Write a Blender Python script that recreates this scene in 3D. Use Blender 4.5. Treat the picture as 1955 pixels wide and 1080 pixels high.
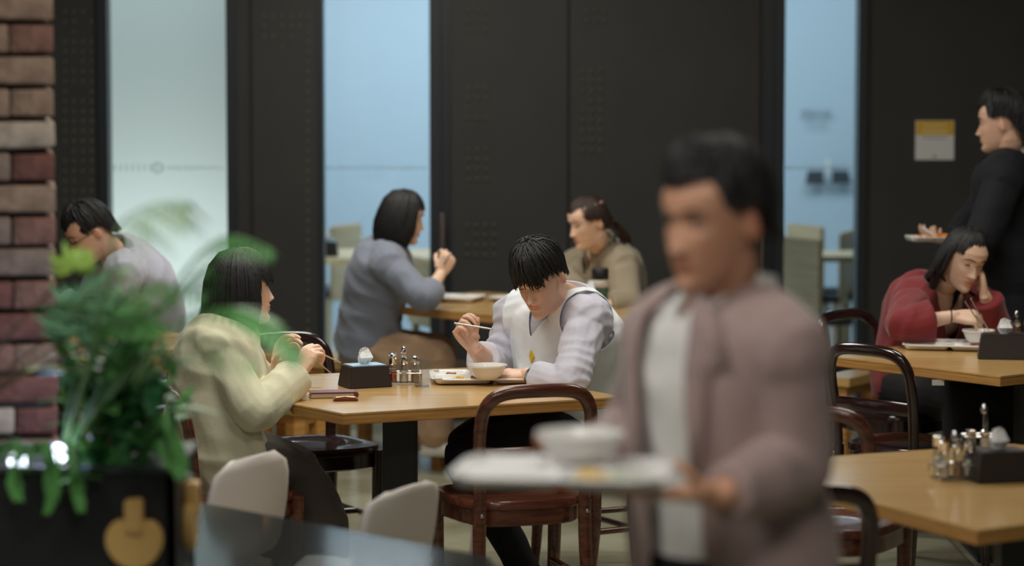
import bpy, bmesh, math, random
import numpy as np
from mathutils import Vector, Matrix, Euler
for o in list(bpy.data.objects): bpy.data.objects.remove(o)
SC = bpy.context.scene
COL = SC.collection
V = Vector
PI = math.pi
random.seed(7)
rng = np.random.default_rng(5)

# ------------------------------------------------------------------ camera
F = 5200.0; HC = 1.80
PITCH = math.atan(424 / F)
cam = bpy.data.cameras.new('camera'); camo = bpy.data.objects.new('camera', cam); COL.objects.link(camo)
camo.location = (0, 0, HC); camo.rotation_euler = (PI / 2 - PITCH, 0, 0)
cam.sensor_width = 36; cam.lens = F / 1955 * 36; cam.clip_start = .1; cam.clip_end = 100
cam.dof.use_dof = True; cam.dof.focus_distance = 8.9; cam.dof.aperture_fstop = 1.8
SC.camera = camo
# ------------------------------------------------------------------ world, lights, exposure
w = bpy.data.worlds.new('world'); SC.world = w; w.use_nodes = True
w.node_tree.nodes['Background'].inputs[0].default_value = (.55, .60, .62, 1)
w.node_tree.nodes['Background'].inputs[1].default_value = .10
SC.view_settings.view_transform = 'Standard'; SC.view_settings.look = 'None'
SC.view_settings.exposure = 0.0; SC.view_settings.gamma = 1; SC.view_settings.use_curve_mapping = False

def area(name, loc, size, power, col, rot=(0, 0, 0)):
    l = bpy.data.lights.new(name, 'AREA'); l.shape = 'RECTANGLE'; l.size, l.size_y = size
    l.energy = power; l.color = col
    o = bpy.data.objects.new(name, l); COL.objects.link(o); o.location = loc; o.rotation_euler = rot
    return o
area('ceiling_lamp_light', (-.6, 8.2, 3.1), (1.4, .8), 46, (1, .97, .88))
area('ceiling_lamp_light', (-.6, 11.2, 3.1), (1.6, .8), 44, (1, .97, .88))
area('ceiling_lamp_light', (1.9, 9.4, 3.1), (1.2, .8), 22, (1, .93, .82))
area('ceiling_lamp_light', (.9, 5.9, 3.1), (1.0, .6), 11, (1, .94, .85))
area('ceiling_lamp_light', (-1.2, 4.2, 3.1), (1.2, .6), 26, (.97, .97, .95))
area('ceiling_lamp_light', (.2, 2.4, 3.1), (1.2, .6), 34, (1, .95, .88))  # unseen fill added to brighten the walking man from the front
# area lights of the room behind the glass
area('back_room_light', (-2.0, 14.3, .45), (1.4, .2), 12, (1, 1, .96), (math.radians(118), 0, 0))  # unseen low wash, added to brighten the lower part of the white partition
area('back_room_light', (-2.0, 14.2, 3.1), (1.4, .3), 13, (.86, .95, 1), (math.radians(40), 0, 0))  # soft overhead fill added for the upper part of that partition
area('back_room_light', (-.5, 16.4, 3.15), (2.4, 1.2), 98, (.86, .93, 1))
area('back_room_light', (2.2, 16.6, 3.15), (2.0, 1.2), 42, (.78, .92, 1))

# ------------------------------------------------------------------ pixel helpers (photograph is 1955 x 1080)
_F = V((0, math.cos(PITCH), -math.sin(PITCH))); _U = V((0, math.sin(PITCH), math.cos(PITCH)))
def ray(px, py): return _F + V((1, 0, 0)) * ((px - 977.5) / F) - _U * ((py - 540) / F)
def pt(px, py, d):
    r = ray(px, py); return V((0, 0, HC)) + r * (d / r.y)
def atz(px, py, z):
    r = ray(px, py); return V((0, 0, HC)) + r * ((z - HC) / r.z)

# ------------------------------------------------------------------ materials
def srgb(r, g, b):
    f = lambda c: (c / 255 / 12.92) if c / 255 <= .04045 else ((c / 255 + .055) / 1.055) ** 2.4
    return (f(r), f(g), f(b), 1)
def mat(name, col, rough=.5, metal=0, noise=0, nscale=20, bump=0, bscale=60, coat=0, sheen=0, spec=.5, stretch=(1, 1, 1), tint=False, emit=None, estr=0, trans=0, alpha=1):
    m = bpy.data.materials.new(name); m.use_nodes = True
    nt = m.node_tree; N = nt.nodes; L = nt.links; b = N['Principled BSDF']
    b.inputs['Base Color'].default_value = col; b.inputs['Roughness'].default_value = rough
    b.inputs['Metallic'].default_value = metal; b.inputs['Coat Weight'].default_value = coat
    b.inputs['Coat Roughness'].default_value = .12
    b.inputs['Sheen Weight'].default_value = sheen; b.inputs['Specular IOR Level'].default_value = spec
    b.inputs['Transmission Weight'].default_value = trans; b.inputs['Alpha'].default_value = alpha
    if emit: b.inputs['Emission Color'].default_value = emit; b.inputs['Emission Strength'].default_value = estr
    tc = N.new('ShaderNodeTexCoord'); mp = N.new('ShaderNodeMapping'); mp.inputs['Scale'].default_value = stretch
    L.new(tc.outputs['Object'], mp.inputs[0]); out = None
    if noise:
        t = N.new('ShaderNodeTexNoise'); t.inputs['Scale'].default_value = nscale; t.inputs['Detail'].default_value = 4
        L.new(mp.outputs[0], t.inputs['Vector'])
        r = N.new('ShaderNodeMapRange'); r.inputs[3].default_value = 1 - noise; r.inputs[4].default_value = 1 + noise
        r.inputs[1].default_value = .3; r.inputs[2].default_value = .7
        L.new(t.outputs[0], r.inputs[0])
        mx = N.new('ShaderNodeVectorMath'); mx.operation = 'SCALE'; mx.inputs[0].default_value = col[:3]
        L.new(r.outputs[0], mx.inputs['Scale']); L.new(mx.outputs[0], b.inputs['Base Color']); out = mx.outputs[0]
    if tint:
        a = N.new('ShaderNodeAttribute'); a.attribute_name = 'tint'
        mm = N.new('ShaderNodeVectorMath'); mm.operation = 'MULTIPLY'
        if out: L.new(out, mm.inputs[0])
        else: mm.inputs[0].default_value = col[:3]
        L.new(a.outputs['Color'], mm.inputs[1]); L.new(mm.outputs[0], b.inputs['Base Color'])
    if bump:
        t2 = N.new('ShaderNodeTexNoise'); t2.inputs['Scale'].default_value = bscale; t2.inputs['Detail'].default_value = 3
        L.new(mp.outputs[0], t2.inputs['Vector'])
        bp = N.new('ShaderNodeBump'); bp.inputs['Strength'].default_value = bump; bp.inputs['Distance'].default_value = .01
        L.new(t2.outputs[0], bp.inputs['Height']); L.new(bp.outputs[0], b.inputs['Normal'])
    return m
def wood(name, c1, c2, rough=.3, coat=.4, sc=3, stretch=(1, 9, 9)):
    m = mat(name, c1, rough, coat=coat); nt = m.node_tree; N = nt.nodes; L = nt.links; b = N['Principled BSDF']
    tc = N.new('ShaderNodeTexCoord'); mp = N.new('ShaderNodeMapping'); mp.inputs['Scale'].default_value = stretch
    t = N.new('ShaderNodeTexNoise'); t.inputs['Scale'].default_value = sc; t.inputs['Detail'].default_value = 6; t.inputs['Distortion'].default_value = .6
    cr = N.new('ShaderNodeValToRGB'); cr.color_ramp.elements[0].color = c2; cr.color_ramp.elements[1].color = c1
    cr.color_ramp.elements[0].position = .35; cr.color_ramp.elements[1].position = .6
    L.new(tc.outputs['Object'], mp.inputs[0]); L.new(mp.outputs[0], t.inputs[0]); L.new(t.outputs[0], cr.inputs[0]); L.new(cr.outputs[0], b.inputs['Base Color'])
    return m
def glassmat(name, tintc, gloss=.08, rough=.02):
    m = bpy.data.materials.new(name); m.use_nodes = True; nt = m.node_tree; N = nt.nodes; L = nt.links
    N.remove(N['Principled BSDF']); o = N['Material Output']
    tr = N.new('ShaderNodeBsdfTransparent'); tr.inputs[0].default_value = tintc
    gl = N.new('ShaderNodeBsdfGlossy'); gl.inputs['Roughness'].default_value = rough
    fr = N.new('ShaderNodeLayerWeight'); fr.inputs[0].default_value = .25
    mu = N.new('ShaderNodeMath'); mu.operation = 'MULTIPLY_ADD'; mu.inputs[1].default_value = .5; mu.inputs[2].default_value = gloss
    mx = N.new('ShaderNodeMixShader'); L.new(fr.outputs['Facing'], mu.inputs[0]); L.new(mu.outputs[0], mx.inputs[0])
    L.new(tr.outputs[0], mx.inputs[1]); L.new(gl.outputs[0], mx.inputs[2]); L.new(mx.outputs[0], o.inputs[0])
    return m
M = {}
M['oak'] = wood('oak', srgb(204, 166, 106), srgb(194, 154, 94), .26, .35, 2, (1, 7, 7))
M['oak_edge'] = wood('oak_edge', srgb(205, 152, 84), srgb(176, 124, 64), .4, .2, 4, (1, 1, 20))
M['dark_wood'] = wood('dark_wood', srgb(104, 58, 40), srgb(72, 36, 25), .26, .6, 6)
M['black_wood'] = wood('black_wood', srgb(48, 26, 24), srgb(30, 16, 15), .18, .8, 6)
M['black_metal'] = mat('black_metal', srgb(34, 37, 38), .45)
M['panel'] = mat('panel', srgb(50, 49, 46), .55, noise=.12, nscale=3, bump=.05, bscale=40)
M['panel_frame'] = mat('panel_frame', srgb(36, 42, 46), .4)
M['chrome'] = mat('chrome', srgb(225, 225, 225), .12, 1)
M['steel'] = mat('steel', srgb(180, 180, 176), .3, 1)
M['white_plastic'] = mat('white_plastic', srgb(226, 222, 214), .3)
M['melamine'] = mat('melamine', srgb(228, 226, 222), .25)
M['bowl_in'] = mat('bowl_in', srgb(232, 230, 226), .2)
M['tissue'] = mat('tissue', srgb(238, 240, 240), .9, bump=.4, bscale=60)
M['tissue_film'] = mat('tissue_film', srgb(150, 184, 205), .3)
M['box_black'] = mat('box_black', srgb(44, 38, 36), .45)
M['gold'] = mat('gold', srgb(220, 180, 110), .45, .0)
M['planter'] = mat('planter', srgb(30, 31, 33), .5)
M['glass'] = glassmat('glass', (.93, .97, .97, 1), .03)
M['jar_glass'] = glassmat('jar_glass', (.88, .9, .9, 1), .12)
M['tinted'] = glassmat('tinted', (.50, .54, .56, 1), .04, .1)
M['acrylic'] = glassmat('acrylic', (.86, .87, .9, 1), .12, .1)
M['shell'] = mat('shell', srgb(205, 196, 186), .45)
M['backwall'] = mat('backwall', srgb(186, 206, 220), .8)
M['backwall_white'] = mat('backwall_white', srgb(222, 232, 230), .8)
M['backfloor'] = mat('backfloor', srgb(170, 180, 184), .3)
M['ceiling'] = mat('ceiling', srgb(90, 92, 92), .9)
M['pale_wood'] = wood('pale_wood', srgb(206, 188, 152), srgb(190, 170, 132), .5, .1)
M['seat_navy'] = mat('seat_navy', srgb(38, 46, 58), .6)
M['lamp'] = mat('lamp', srgb(255, 255, 255), .5, emit=(1, .97, .9, 1), estr=2.2)
M['led'] = mat('led', srgb(235, 240, 255), .5, emit=(.75, .85, 1, 1), estr=7)
M['skin'] = mat('skin', srgb(222, 178, 152), .5, tint=True, noise=.03, nscale=30)
M['skin_f'] = mat('skin_f', srgb(236, 198, 172), .45, tint=True, noise=.02, nscale=30)
M['skin_d'] = mat('skin_d', srgb(206, 152, 120), .5, tint=True, noise=.03, nscale=30)
M['hair'] = mat('hair', srgb(22, 19, 20), .5, bump=.3, bscale=30, stretch=(9, 9, 1))
M['hair_brown'] = mat('hair_brown', srgb(52, 34, 27), .4, bump=.5, bscale=30, stretch=(9, 9, 1))
M['eye_white'] = mat('eye_white', srgb(225, 220, 214), .2)
M['iris'] = mat('iris', srgb(24, 16, 14), .1)
def cloth(n, c, noise=.06, bs=90, rough=.85, sheen=.2): return mat(n, c, rough, noise=noise, nscale=14, bump=.10, bscale=bs*2, sheen=sheen)
M['cream'] = cloth('cream', srgb(206, 202, 172))
M['skirt'] = cloth('skirt', srgb(74, 66, 58)); M['skirt_pleat'] = cloth('skirt_pleat', srgb(112, 92, 90))
M['shirt_lilac'] = cloth('shirt_lilac', srgb(196, 194, 206)); M['vest'] = cloth('vest', srgb(236, 240, 244), bs=160)
M['jeans'] = cloth('jeans', srgb(20, 22, 30), sheen=0); M['blue_shirt'] = cloth('blue_shirt', srgb(128, 133, 148))
M['tan'] = cloth('tan', srgb(182, 148, 118)); M['olive'] = cloth('olive', srgb(150, 138, 116))
M['red'] = cloth('red', srgb(124, 34, 38)); M['black_cloth'] = cloth('black_cloth', srgb(24, 23, 26), sheen=0)
M['navy'] = cloth('navy', srgb(17, 18, 25), sheen=0); M['white_shirt'] = cloth('white_shirt', srgb(226, 224, 218))
M['mauve'] = cloth('mauve', srgb(166, 142, 136)); M['stripe'] = cloth('stripe', srgb(182, 182, 198))
M['yellow'] = mat('yellow', srgb(214, 178, 60), .7); M['maroon'] = mat('maroon', srgb(110, 52, 48), .4)
M['beige_leather'] = mat('beige_leather', srgb(206, 186, 150), .5)
M['green'] = mat('green', srgb(74, 108, 88), .4); M['rubber_black'] = mat('rubber_black', srgb(28, 28, 30), .5)
M['red_sauce'] = mat('red_sauce', srgb(176, 34, 22), .4); M['spice'] = mat('spice', srgb(150, 110, 84), .7)
M['salt'] = mat('salt', srgb(214, 206, 190), .7); M['food_brown'] = mat('food_brown', srgb(140, 82, 50), .5, noise=.4, nscale=60)
M['rice'] = mat('rice', srgb(236, 234, 220), .6, bump=.8, bscale=160); M['veg'] = mat('veg', srgb(110, 140, 60), .6, noise=.4, nscale=80)
M['orange'] = mat('orange', srgb(216, 130, 50), .5); M['egg'] = mat('egg', srgb(232, 190, 90), .5)
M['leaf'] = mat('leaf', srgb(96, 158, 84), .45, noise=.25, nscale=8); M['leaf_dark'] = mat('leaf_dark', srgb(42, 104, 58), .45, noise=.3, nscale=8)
M['leaf_lime'] = mat('leaf_lime', srgb(160, 196, 84), .5, noise=.2, nscale=8); M['leaf_teal'] = mat('leaf_teal', srgb(104, 156, 116), .5, noise=.2, nscale=8)
M['leaf_pale'] = mat('leaf_pale', srgb(160, 190, 136), .5, noise=.2, nscale=8)
M['stem'] = mat('stem', srgb(120, 96, 66), .7); M['soil'] = mat('soil', srgb(46, 38, 32), .9)
M['paper'] = mat('paper', srgb(226, 226, 222), .8); M['poster_yellow'] = mat('poster_yellow', srgb(226, 178, 60), .8)
M['ink'] = mat('ink', srgb(60, 66, 74), .8); M['ink_pale'] = mat('ink_pale', srgb(240, 226, 170), .8); M['frost'] = mat('frost', srgb(150, 164, 170), .8, alpha=.18)
M['label_white'] = mat('label_white', srgb(214, 206, 196), .6)
for k in range(5): M['brick%d' % k] = mat('brick%d' % k, [srgb(142, 104, 90), srgb(158, 132, 112), srgb(124, 82, 72), srgb(184, 168, 150), srgb(142, 122, 108)][k], .9, noise=.45, nscale=14, bump=.8, bscale=45)
M['mortar'] = mat('mortar', srgb(96, 84, 76), .95, noise=.2, nscale=30)
def make_floor_mat():
    m = mat('floor_stone', srgb(120, 118, 96), .2); nt = m.node_tree; N = nt.nodes; L = nt.links; b = N['Principled BSDF']
    tc = N.new('ShaderNodeTexCoord'); t = N.new('ShaderNodeTexNoise'); t.inputs['Scale'].default_value = 1.6; t.inputs['Detail'].default_value = 7
    cr = N.new('ShaderNodeValToRGB'); cr.color_ramp.elements[0].color = srgb(126, 122, 98); cr.color_ramp.elements[1].color = srgb(172, 170, 146)
    cr.color_ramp.elements[0].position = .35; cr.color_ramp.elements[1].position = .65
    t2 = N.new('ShaderNodeTexNoise'); t2.inputs['Scale'].default_value = 5
    r = N.new('ShaderNodeMapRange'); r.inputs[3].default_value = .08; r.inputs[4].default_value = .3
    L.new(tc.outputs['Object'], t.inputs[0]); L.new(t.outputs[0], cr.inputs[0]); L.new(cr.outputs[0], b.inputs['Base Color'])
    L.new(tc.outputs['Object'], t2.inputs[0]); L.new(t2.outputs[0], r.inputs[0]); L.new(r.outputs[0], b.inputs['Roughness'])
    return m
M['floor'] = make_floor_mat()

# ------------------------------------------------------------------ geometry collector
class G:
    def __init__(s): s.v = []; s.f = []; s.m = []; s.mi = 0
    def add(s, vs, fs):
        n = len(s.v); s.v += [tuple(x) for x in vs]; s.f += [tuple(i + n for i in f) for f in fs]; s.m += [s.mi] * len(fs)
    def rings(s, rings, closed=False):
        k = len(rings[0]); vs = [p for r in rings for p in r]; fs = []
        for i in range(len(rings) - (0 if closed else 1)):
            a = i * k; b = ((i + 1) % len(rings)) * k
            for j in range(k): fs.append((a + j, a + (j + 1) % k, b + (j + 1) % k, b + j))
        if not closed: fs.append(tuple(range(k - 1, -1, -1))); fs.append(tuple((len(rings) - 1) * k + j for j in range(k)))
        s.add(vs, fs)
    def loft(s, secs, n=24, pw=2.2):
        # sec: centre, right, fwd, rx, ry_front, ry_back
        rs = []
        for c, r, f, rx, ra, rb in secs:
            ring = []
            for j in range(n):
                a = 2 * PI * j / n; ca, sa = math.cos(a), math.sin(a)
                x = math.copysign(abs(ca) ** (2 / pw), ca) * rx; y = math.copysign(abs(sa) ** (2 / pw), sa) * (ra if sa > 0 else rb)
                ring.append(V(c) + V(r) * x + V(f) * y)
            rs.append(ring)
        s.rings(rs)
    def tube(s, pts, rad, n=10, flat=False, sub=4, squash=None, up=None):
        pts = [V(p) for p in pts]
        if isinstance(rad, (int, float)): rad = [rad] * len(pts)
        P, R = [], []
        if sub > 1 and len(pts) > 2:
            for i in range(len(pts) - 1):
                p0 = pts[max(i - 1, 0)]; p1 = pts[i]; p2 = pts[i + 1]; p3 = pts[min(i + 2, len(pts) - 1)]
                for k in range(sub):
                    t = k / sub
                    P.append(.5 * ((2 * p1) + (p2 - p0) * t + (2 * p0 - 5 * p1 + 4 * p2 - p3) * t * t + (3 * p1 - p0 - 3 * p2 + p3) * t ** 3))
                    R.append(rad[i] * (1 - t) + rad[i + 1] * t)
            P.append(pts[-1]); R.append(rad[-1])
        else: P, R = pts, list(rad)
        if not flat:
            d0 = (P[0] - P[1]).normalized(); d1 = (P[-1] - P[-2]).normalized()
            P = [P[0] + d0 * R[0] * .95, P[0] + d0 * R[0] * .6] + P + [P[-1] + d1 * R[-1] * .6, P[-1] + d1 * R[-1] * .95]
            R = [R[0] * .3, R[0] * .8] + R + [R[-1] * .8, R[-1] * .3]
        rs = []; ref = V(up) if up else None
        for i in range(len(P)):
            t = (P[min(i + 1, len(P) - 1)] - P[max(i - 1, 0)]).normalized()
            if ref is None: ref = V((0, 0, 1)) if abs(t.z) < .9 else V((1, 0, 0))
            a = (ref - t * ref.dot(t)).normalized(); b = t.cross(a)
            if not up: ref = a
            sx = squash if squash else 1
            rs.append([P[i] + a * (R[i] * sx * math.cos(2 * PI * j / n)) + b * (R[i] * math.sin(2 * PI * j / n)) for j in range(n)])
        s.rings(rs)
    def ell(s, c, r, rot=None, n=14, k=9):
        rs = []
        for i in range(1, k):
            e = PI * i / k - PI / 2
            ring = []
            for j in range(n):
                a = 2 * PI * j / n
                p = V((r[0] * math.cos(e) * math.cos(a), r[1] * math.cos(e) * math.sin(a), r[2] * math.sin(e)))
                if rot: p = rot @ p
                ring.append(V(c) + p)
            rs.append(ring)
        s.rings(rs)
    def box(s, c, size, rot=None, taper=1.0):
        x, y, z = size[0] / 2, size[1] / 2, size[2] / 2; vs = []
        for dz in (-1, 1):
            t = taper if dz > 0 else 1
            for dx, dy in ((-1, -1), (1, -1), (1, 1), (-1, 1)):
                p = V((dx * x * t, dy * y * t, dz * z))
                if rot: p = rot @ p
                vs.append(V(c) + p)
        s.add(vs, [(3, 2, 1, 0), (4, 5, 6, 7), (0, 1, 5, 4), (1, 2, 6, 5), (2, 3, 7, 6), (3, 0, 4, 7)])
    def lathe(s, prof, c=(0, 0, 0), n=24, cap=True):
        rs = [[V(c) + V((r * math.cos(2 * PI * j / n), r * math.sin(2 * PI * j / n), z)) for j in range(n)] for r, z in prof]
        if cap: s.rings(rs)
        else:
            k = n; vs = [p for r in rs for p in r]; fs = []
            for i in range(len(rs) - 1):
                for j in range(k): fs.append((i * k + j, i * k + (j + 1) % k, (i + 1) * k + (j + 1) % k, (i + 1) * k + j))
            s.add(vs, fs)
    def prism(s, poly, z0, z1):
        n = len(poly); vs = [(x, y, z0) for x, y in poly] + [(x, y, z1) for x, y in poly]
        s.add(vs, [tuple(range(n - 1, -1, -1)), tuple(range(n, 2 * n))] + [(i, (i + 1) % n, n + (i + 1) % n, n + i) for i in range(n)])
    def mesh(s, name='m'):
        me = bpy.data.meshes.new(name); me.from_pydata(s.v, [], s.f); me.update()
        if any(s.m): me.polygons.foreach_set('material_index', s.m)
        return me

def bevel_mesh(me, w, seg=2, ang=30):
    bm = bmesh.new(); bm.from_mesh(me)
    es = [e for e in bm.edges if len(e.link_faces) == 2 and e.calc_face_angle(0) > math.radians(ang)]
    if es: bmesh.ops.bevel(bm, geom=es, offset=w, segments=seg, affect='EDGES', clamp_overlap=True)
    bmesh.ops.recalc_face_normals(bm, faces=bm.faces); bm.to_mesh(me); bm.free()
def remesh(g, vox, smooth=2, fac=.5):
    me = g.mesh(); o = bpy.data.objects.new('tmp', me); COL.objects.link(o)
    r = o.modifiers.new('r', 'REMESH'); r.mode = 'VOXEL'; r.voxel_size = vox; r.adaptivity = 0
    if smooth: s = o.modifiers.new('s', 'SMOOTH'); s.factor = fac; s.iterations = smooth
    dg = bpy.context.evaluated_depsgraph_get()
    m2 = bpy.data.meshes.new_from_object(o.evaluated_get(dg)); bpy.data.objects.remove(o); bpy.data.meshes.remove(me)
    return m2
def link(name, me, mats, parent=None, smooth=True, world=False):
    o = bpy.data.objects.new(name, me); COL.objects.link(o)
    if not isinstance(mats, (list, tuple)): mats = [mats]
    for m in mats: me.materials.append(m)
    if smooth: me.polygons.foreach_set('use_smooth', [True] * len(me.polygons)); 
    if parent:
        o.parent = parent
        if world: o.matrix_parent_inverse = Matrix.LocRotScale(parent.location, parent.rotation_euler, None).inverted()
    return o
def obj(name, g, m, parent=None, bev=0, smooth=True, seg=2, world=False, ang=40):
    me = g.mesh(name) if isinstance(g, G) else g
    if bev: bevel_mesh(me, bev, seg)
    o = link(name, me, m, parent, smooth, world)
    if smooth: me.set_sharp_from_angle(angle=math.radians(ang))
    return o
def tag(o, label, cat, group=None, kind=None):
    if label: o['label'] = label
    if cat: o['category'] = cat
    if group: o['group'] = group
    if kind: o['kind'] = kind
    return o
def thing(name, label, cat, loc=(0, 0, 0), rz=0, group=None):
    o = bpy.data.objects.new(name, None); COL.objects.link(o); o.location = loc; o.rotation_euler = (0, 0, rz); o.empty_display_size = .05
    return tag(o, label, cat, group)
def struct(name, g, m, parent=None, **k):
    o = obj(name, g, m, parent, **k)
    if not parent: o['kind'] = 'structure'
    return o
def dup(root, loc, rz=None, label=None, group=None):
    r = root.copy(); COL.objects.link(r); r.location = loc
    if rz is not None: r.rotation_euler = (0, 0, rz)
    if label: r['label'] = label
    if group: r['group'] = group
    def rec(src, dst):
        for ch in list(src.children):
            c = ch.copy(); COL.objects.link(c); c.parent = dst; rec(ch, c)
    rec(root, r); return r

# ------------------------------------------------------------------ setting
g = G(); g.box((0, 8.5, -.05), (9, 11.0, .1)); floor = struct('floor', g, M['mortar'], smooth=False)
# floor slabs with recessed joints
ts = .9; n = 0; mshare = {}
sg = G(); sg.box((0, 0, .0), (ts - .008, ts - .008, .02)); slab = sg.mesh('slab'); bevel_mesh(slab, .003, 1); slab.materials.append(M['floor'])
for i in range(-4, 5):
    for j in range(4, 15):
        o = bpy.data.objects.new('floor_slab', slab); COL.objects.link(o); o.parent = floor; o.location = (i * ts + .3, j * ts + .45, -.0095)
g = G(); g.box((0, 16.4, -.04), (9, 4.8, .1)); struct('floor_back_room', g, M['backfloor'], smooth=False)
g = G(); g.box((0, 9, 3.3), (9, 20, .1)); struct('ceiling', g, M['ceiling'], smooth=False)
for i, (x, y, sx, sy) in enumerate([(-.6, 8.2, 1.4, .8), (-.6, 11.2, 1.6, .8), (1.9, 9.4, 1.2, .8), (.9, 5.9, 1.0, .6), (-1.2, 4.2, 1.2, .6), (.2, 2.4, 1.2, .6)]):
    t = thing('ceiling_lamp', ['long lamp panel over the central table', 'lamp panel over the window tables', 'lamp panel over the red sweater diner', 'lamp panel over the walking man', 'lamp panel near the camera', 'unseen lamp panel added nearest the camera as front fill'][i], 'ceiling lamp', (x, y, 3.2))
    g = G(); g.box((0, 0, .03), (sx + .06, sy + .06, .05)); obj('frame', g, M['black_metal'], t, bev=.004)
    g = G(); g.box((0, 0, -.02), (sx, sy, .04)); obj('diffuser', g, M['lamp'], t)
WY = 13.6
def wx(px): return (px - 977.5) * WY / F
def panel(name, px0, px1, y=WY, m='panel', z1=3.25, th=.12, parent=None):
    g = G(); x0, x1 = wx(px0), wx(px1); g.box(((x0 + x1) / 2, y + th / 2, z1 / 2), (x1 - x0, th, z1)); return struct(name, g, M[m], parent, smooth=False)
wall = panel('wall_back', -300, 208)
for a, b, y, m in [(433, 452, WY, 'panel_frame'), (452, 484, WY + .03, 'panel'), (484, 606, WY - .02, 'panel'), (606, 618, WY, 'panel_frame'), (190, 208.5, WY - .03, 'panel_frame')]:
    panel('wall_panel', a, b, y, m, parent=wall)
panel('wall_panel', 1636, 2500, WY, 'panel', parent=wall); panel('wall_panel', 1636, 1652, WY - .03, 'panel_frame', parent=wall)
# black double door set between the windows
dr = thing('door_1', None, None, (0, WY, 0)); dr['kind'] = 'structure'
for a, b, y, m, nm in [(820, 842, WY, 'panel_frame', 'door_frame'), (842, 862, WY + .02, 'panel_frame', 'door_frame'), (862, 1084, WY - .01, 'panel', 'door_leaf'), (1087, 1449, WY - .01, 'panel', 'door_leaf'), (1449, 1478, WY + .02, 'panel_frame', 'door_frame'), (1478, 1498, WY, 'panel_frame', 'door_frame')]:
    g = G(); x0, x1 = wx(a), wx(b); g.box(((x0 + x1) / 2, y - WY + .06, 1.6), (x1 - x0, .1, 3.2)); obj(nm, g, M[m], dr, smooth=False, bev=.003)
# perforated dot fields pressed into the black panels
def dots(px0, px1, py0, py1, sx=17, sy=19, y=WY - .012, parent=None, skip=0):
    g = G(); k = 0
    py = py0
    while py < py1:
        px = px0
        while px < px1:
            if random.random() > skip:
                p = pt(px, py, y); r = .0085
                g.lathe([(r, 0), (r * .6, .003)], n=8)
                for q in range(len(g.v) - 16, len(g.v)):
                    x_, y_, z_ = g.v[q]; g.v[q] = (p.x + x_, y - z_, p.z + y_)
            px += sx
        py += sy
    o = obj('perforation', g, M['dot'], parent, smooth=False, world=True); o['kind'] = 'stuff'; return o
M['dot'] = mat('dot', srgb(92, 92, 84), .5)
dots(124, 180, 22, 520, parent=wall, skip=.1, y=WY - .001)
dots(505, 600, 30, 90, parent=wall, skip=.25, y=WY - .021)
dots(588, 592, 60, 640, parent=wall, y=WY - .021)
for a in [(894, 945, 20, 60), (894, 945, 168, 235), (894, 930, 285, 345), (892, 945, 430, 490), (1120, 1160, 20, 50), (1112, 1160, 135, 290)]: dots(*a, parent=dr, skip=.1)
M['handle'] = mat('handle', srgb(110, 96, 92), .4, .6)
g = G(); g.box((wx(1085.5), .09, 1.6), (.05, .03, 3.2)); obj('door_seal', g, M['panel_frame'], dr, smooth=False)
for px in (845, 1455):
    g = G(); a = pt(px, 410, WY - .07); b_ = a.copy(); b_.z = .45
    g.tube([a, b_], .014, sub=1); g.tube([a - V((0, 0, .08)), a + V((0, .09, -.08))], .008, sub=1); g.tube([b_ + V((0, 0, .08)), b_ + V((0, .09, .08))], .008, sub=1)
    obj('door_handle', g, M['handle'], dr, world=True)
# glass panes with their manifestation band
for i, (a, b) in enumerate([(208.5, 433), (618, 820), (1498, 1636)]):
    t = thing('window_%d' % (i + 1), None, None, (0, WY, 0)); t['kind'] = 'structure'
    x0, x1 = wx(a), wx(b)
    g = G(); g.box(((x0 + x1) / 2, .06, 1.6), (x1 - x0, .012, 3.2)); obj('glass_pane', g, M['glass'], t, smooth=False)
    g = G(); z = pt(0, 321, WY).z; x = x0 + .02; k = 0
    while x < x1 - .02:
        if i == 0 and k < 9: h = .035; wd = .012
        else: h = .014 + .01 * random.random(); wd = .018
        g.box((x, .052, z), (wd, .002, h)); x += .03 if (i == 0 and k < 9) else .024; k += 1
    if i == 0:
        g2 = G(); cx = x0 + .235; rs = []
        for q in range(20):
            aa = 2 * PI * q / 20; rs.append([V((cx + (.024 + .007 * u) * math.cos(aa), .05 + .001 * w_, z + (.024 + .007 * u) * math.sin(aa))) for u, w_ in ((-1, -1), (1, -1), (1, 1), (-1, 1))])
        g2.rings(rs, closed=True); obj('band_ring', g2, M['frost'], t)
    o = obj('frosted_band', g, M['frost'], t, smooth=False); o['kind'] = 'stuff'
    g = G(); g.box(((x0 + x1) / 2, .06, .03), (x1 - x0, .08, .06)); obj('window_sill', g, M['panel_frame'], t)
# room behind the glass
g = G(); g.box((1.0, 18.2, 1.6), (7.0, .1, 3.3)); struct('wall_back_room', g, M['backwall'], smooth=False)
g = G(); g.box((-2.9, 15.3, 1.6), (3.2, .1, 3.3)); struct('wall_partition', g, M['backwall_white'], smooth=False)
g = G(); g.box((-3.6, 7.0, 1.6), (.1, 13.2, 3.3)); struct('wall_left', g, M['panel'], smooth=False)
g = G(); g.box((3.6, 10.0, 1.6), (.1, 16, 3.3)); struct('wall_right', g, M['panel'], smooth=False)

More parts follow.
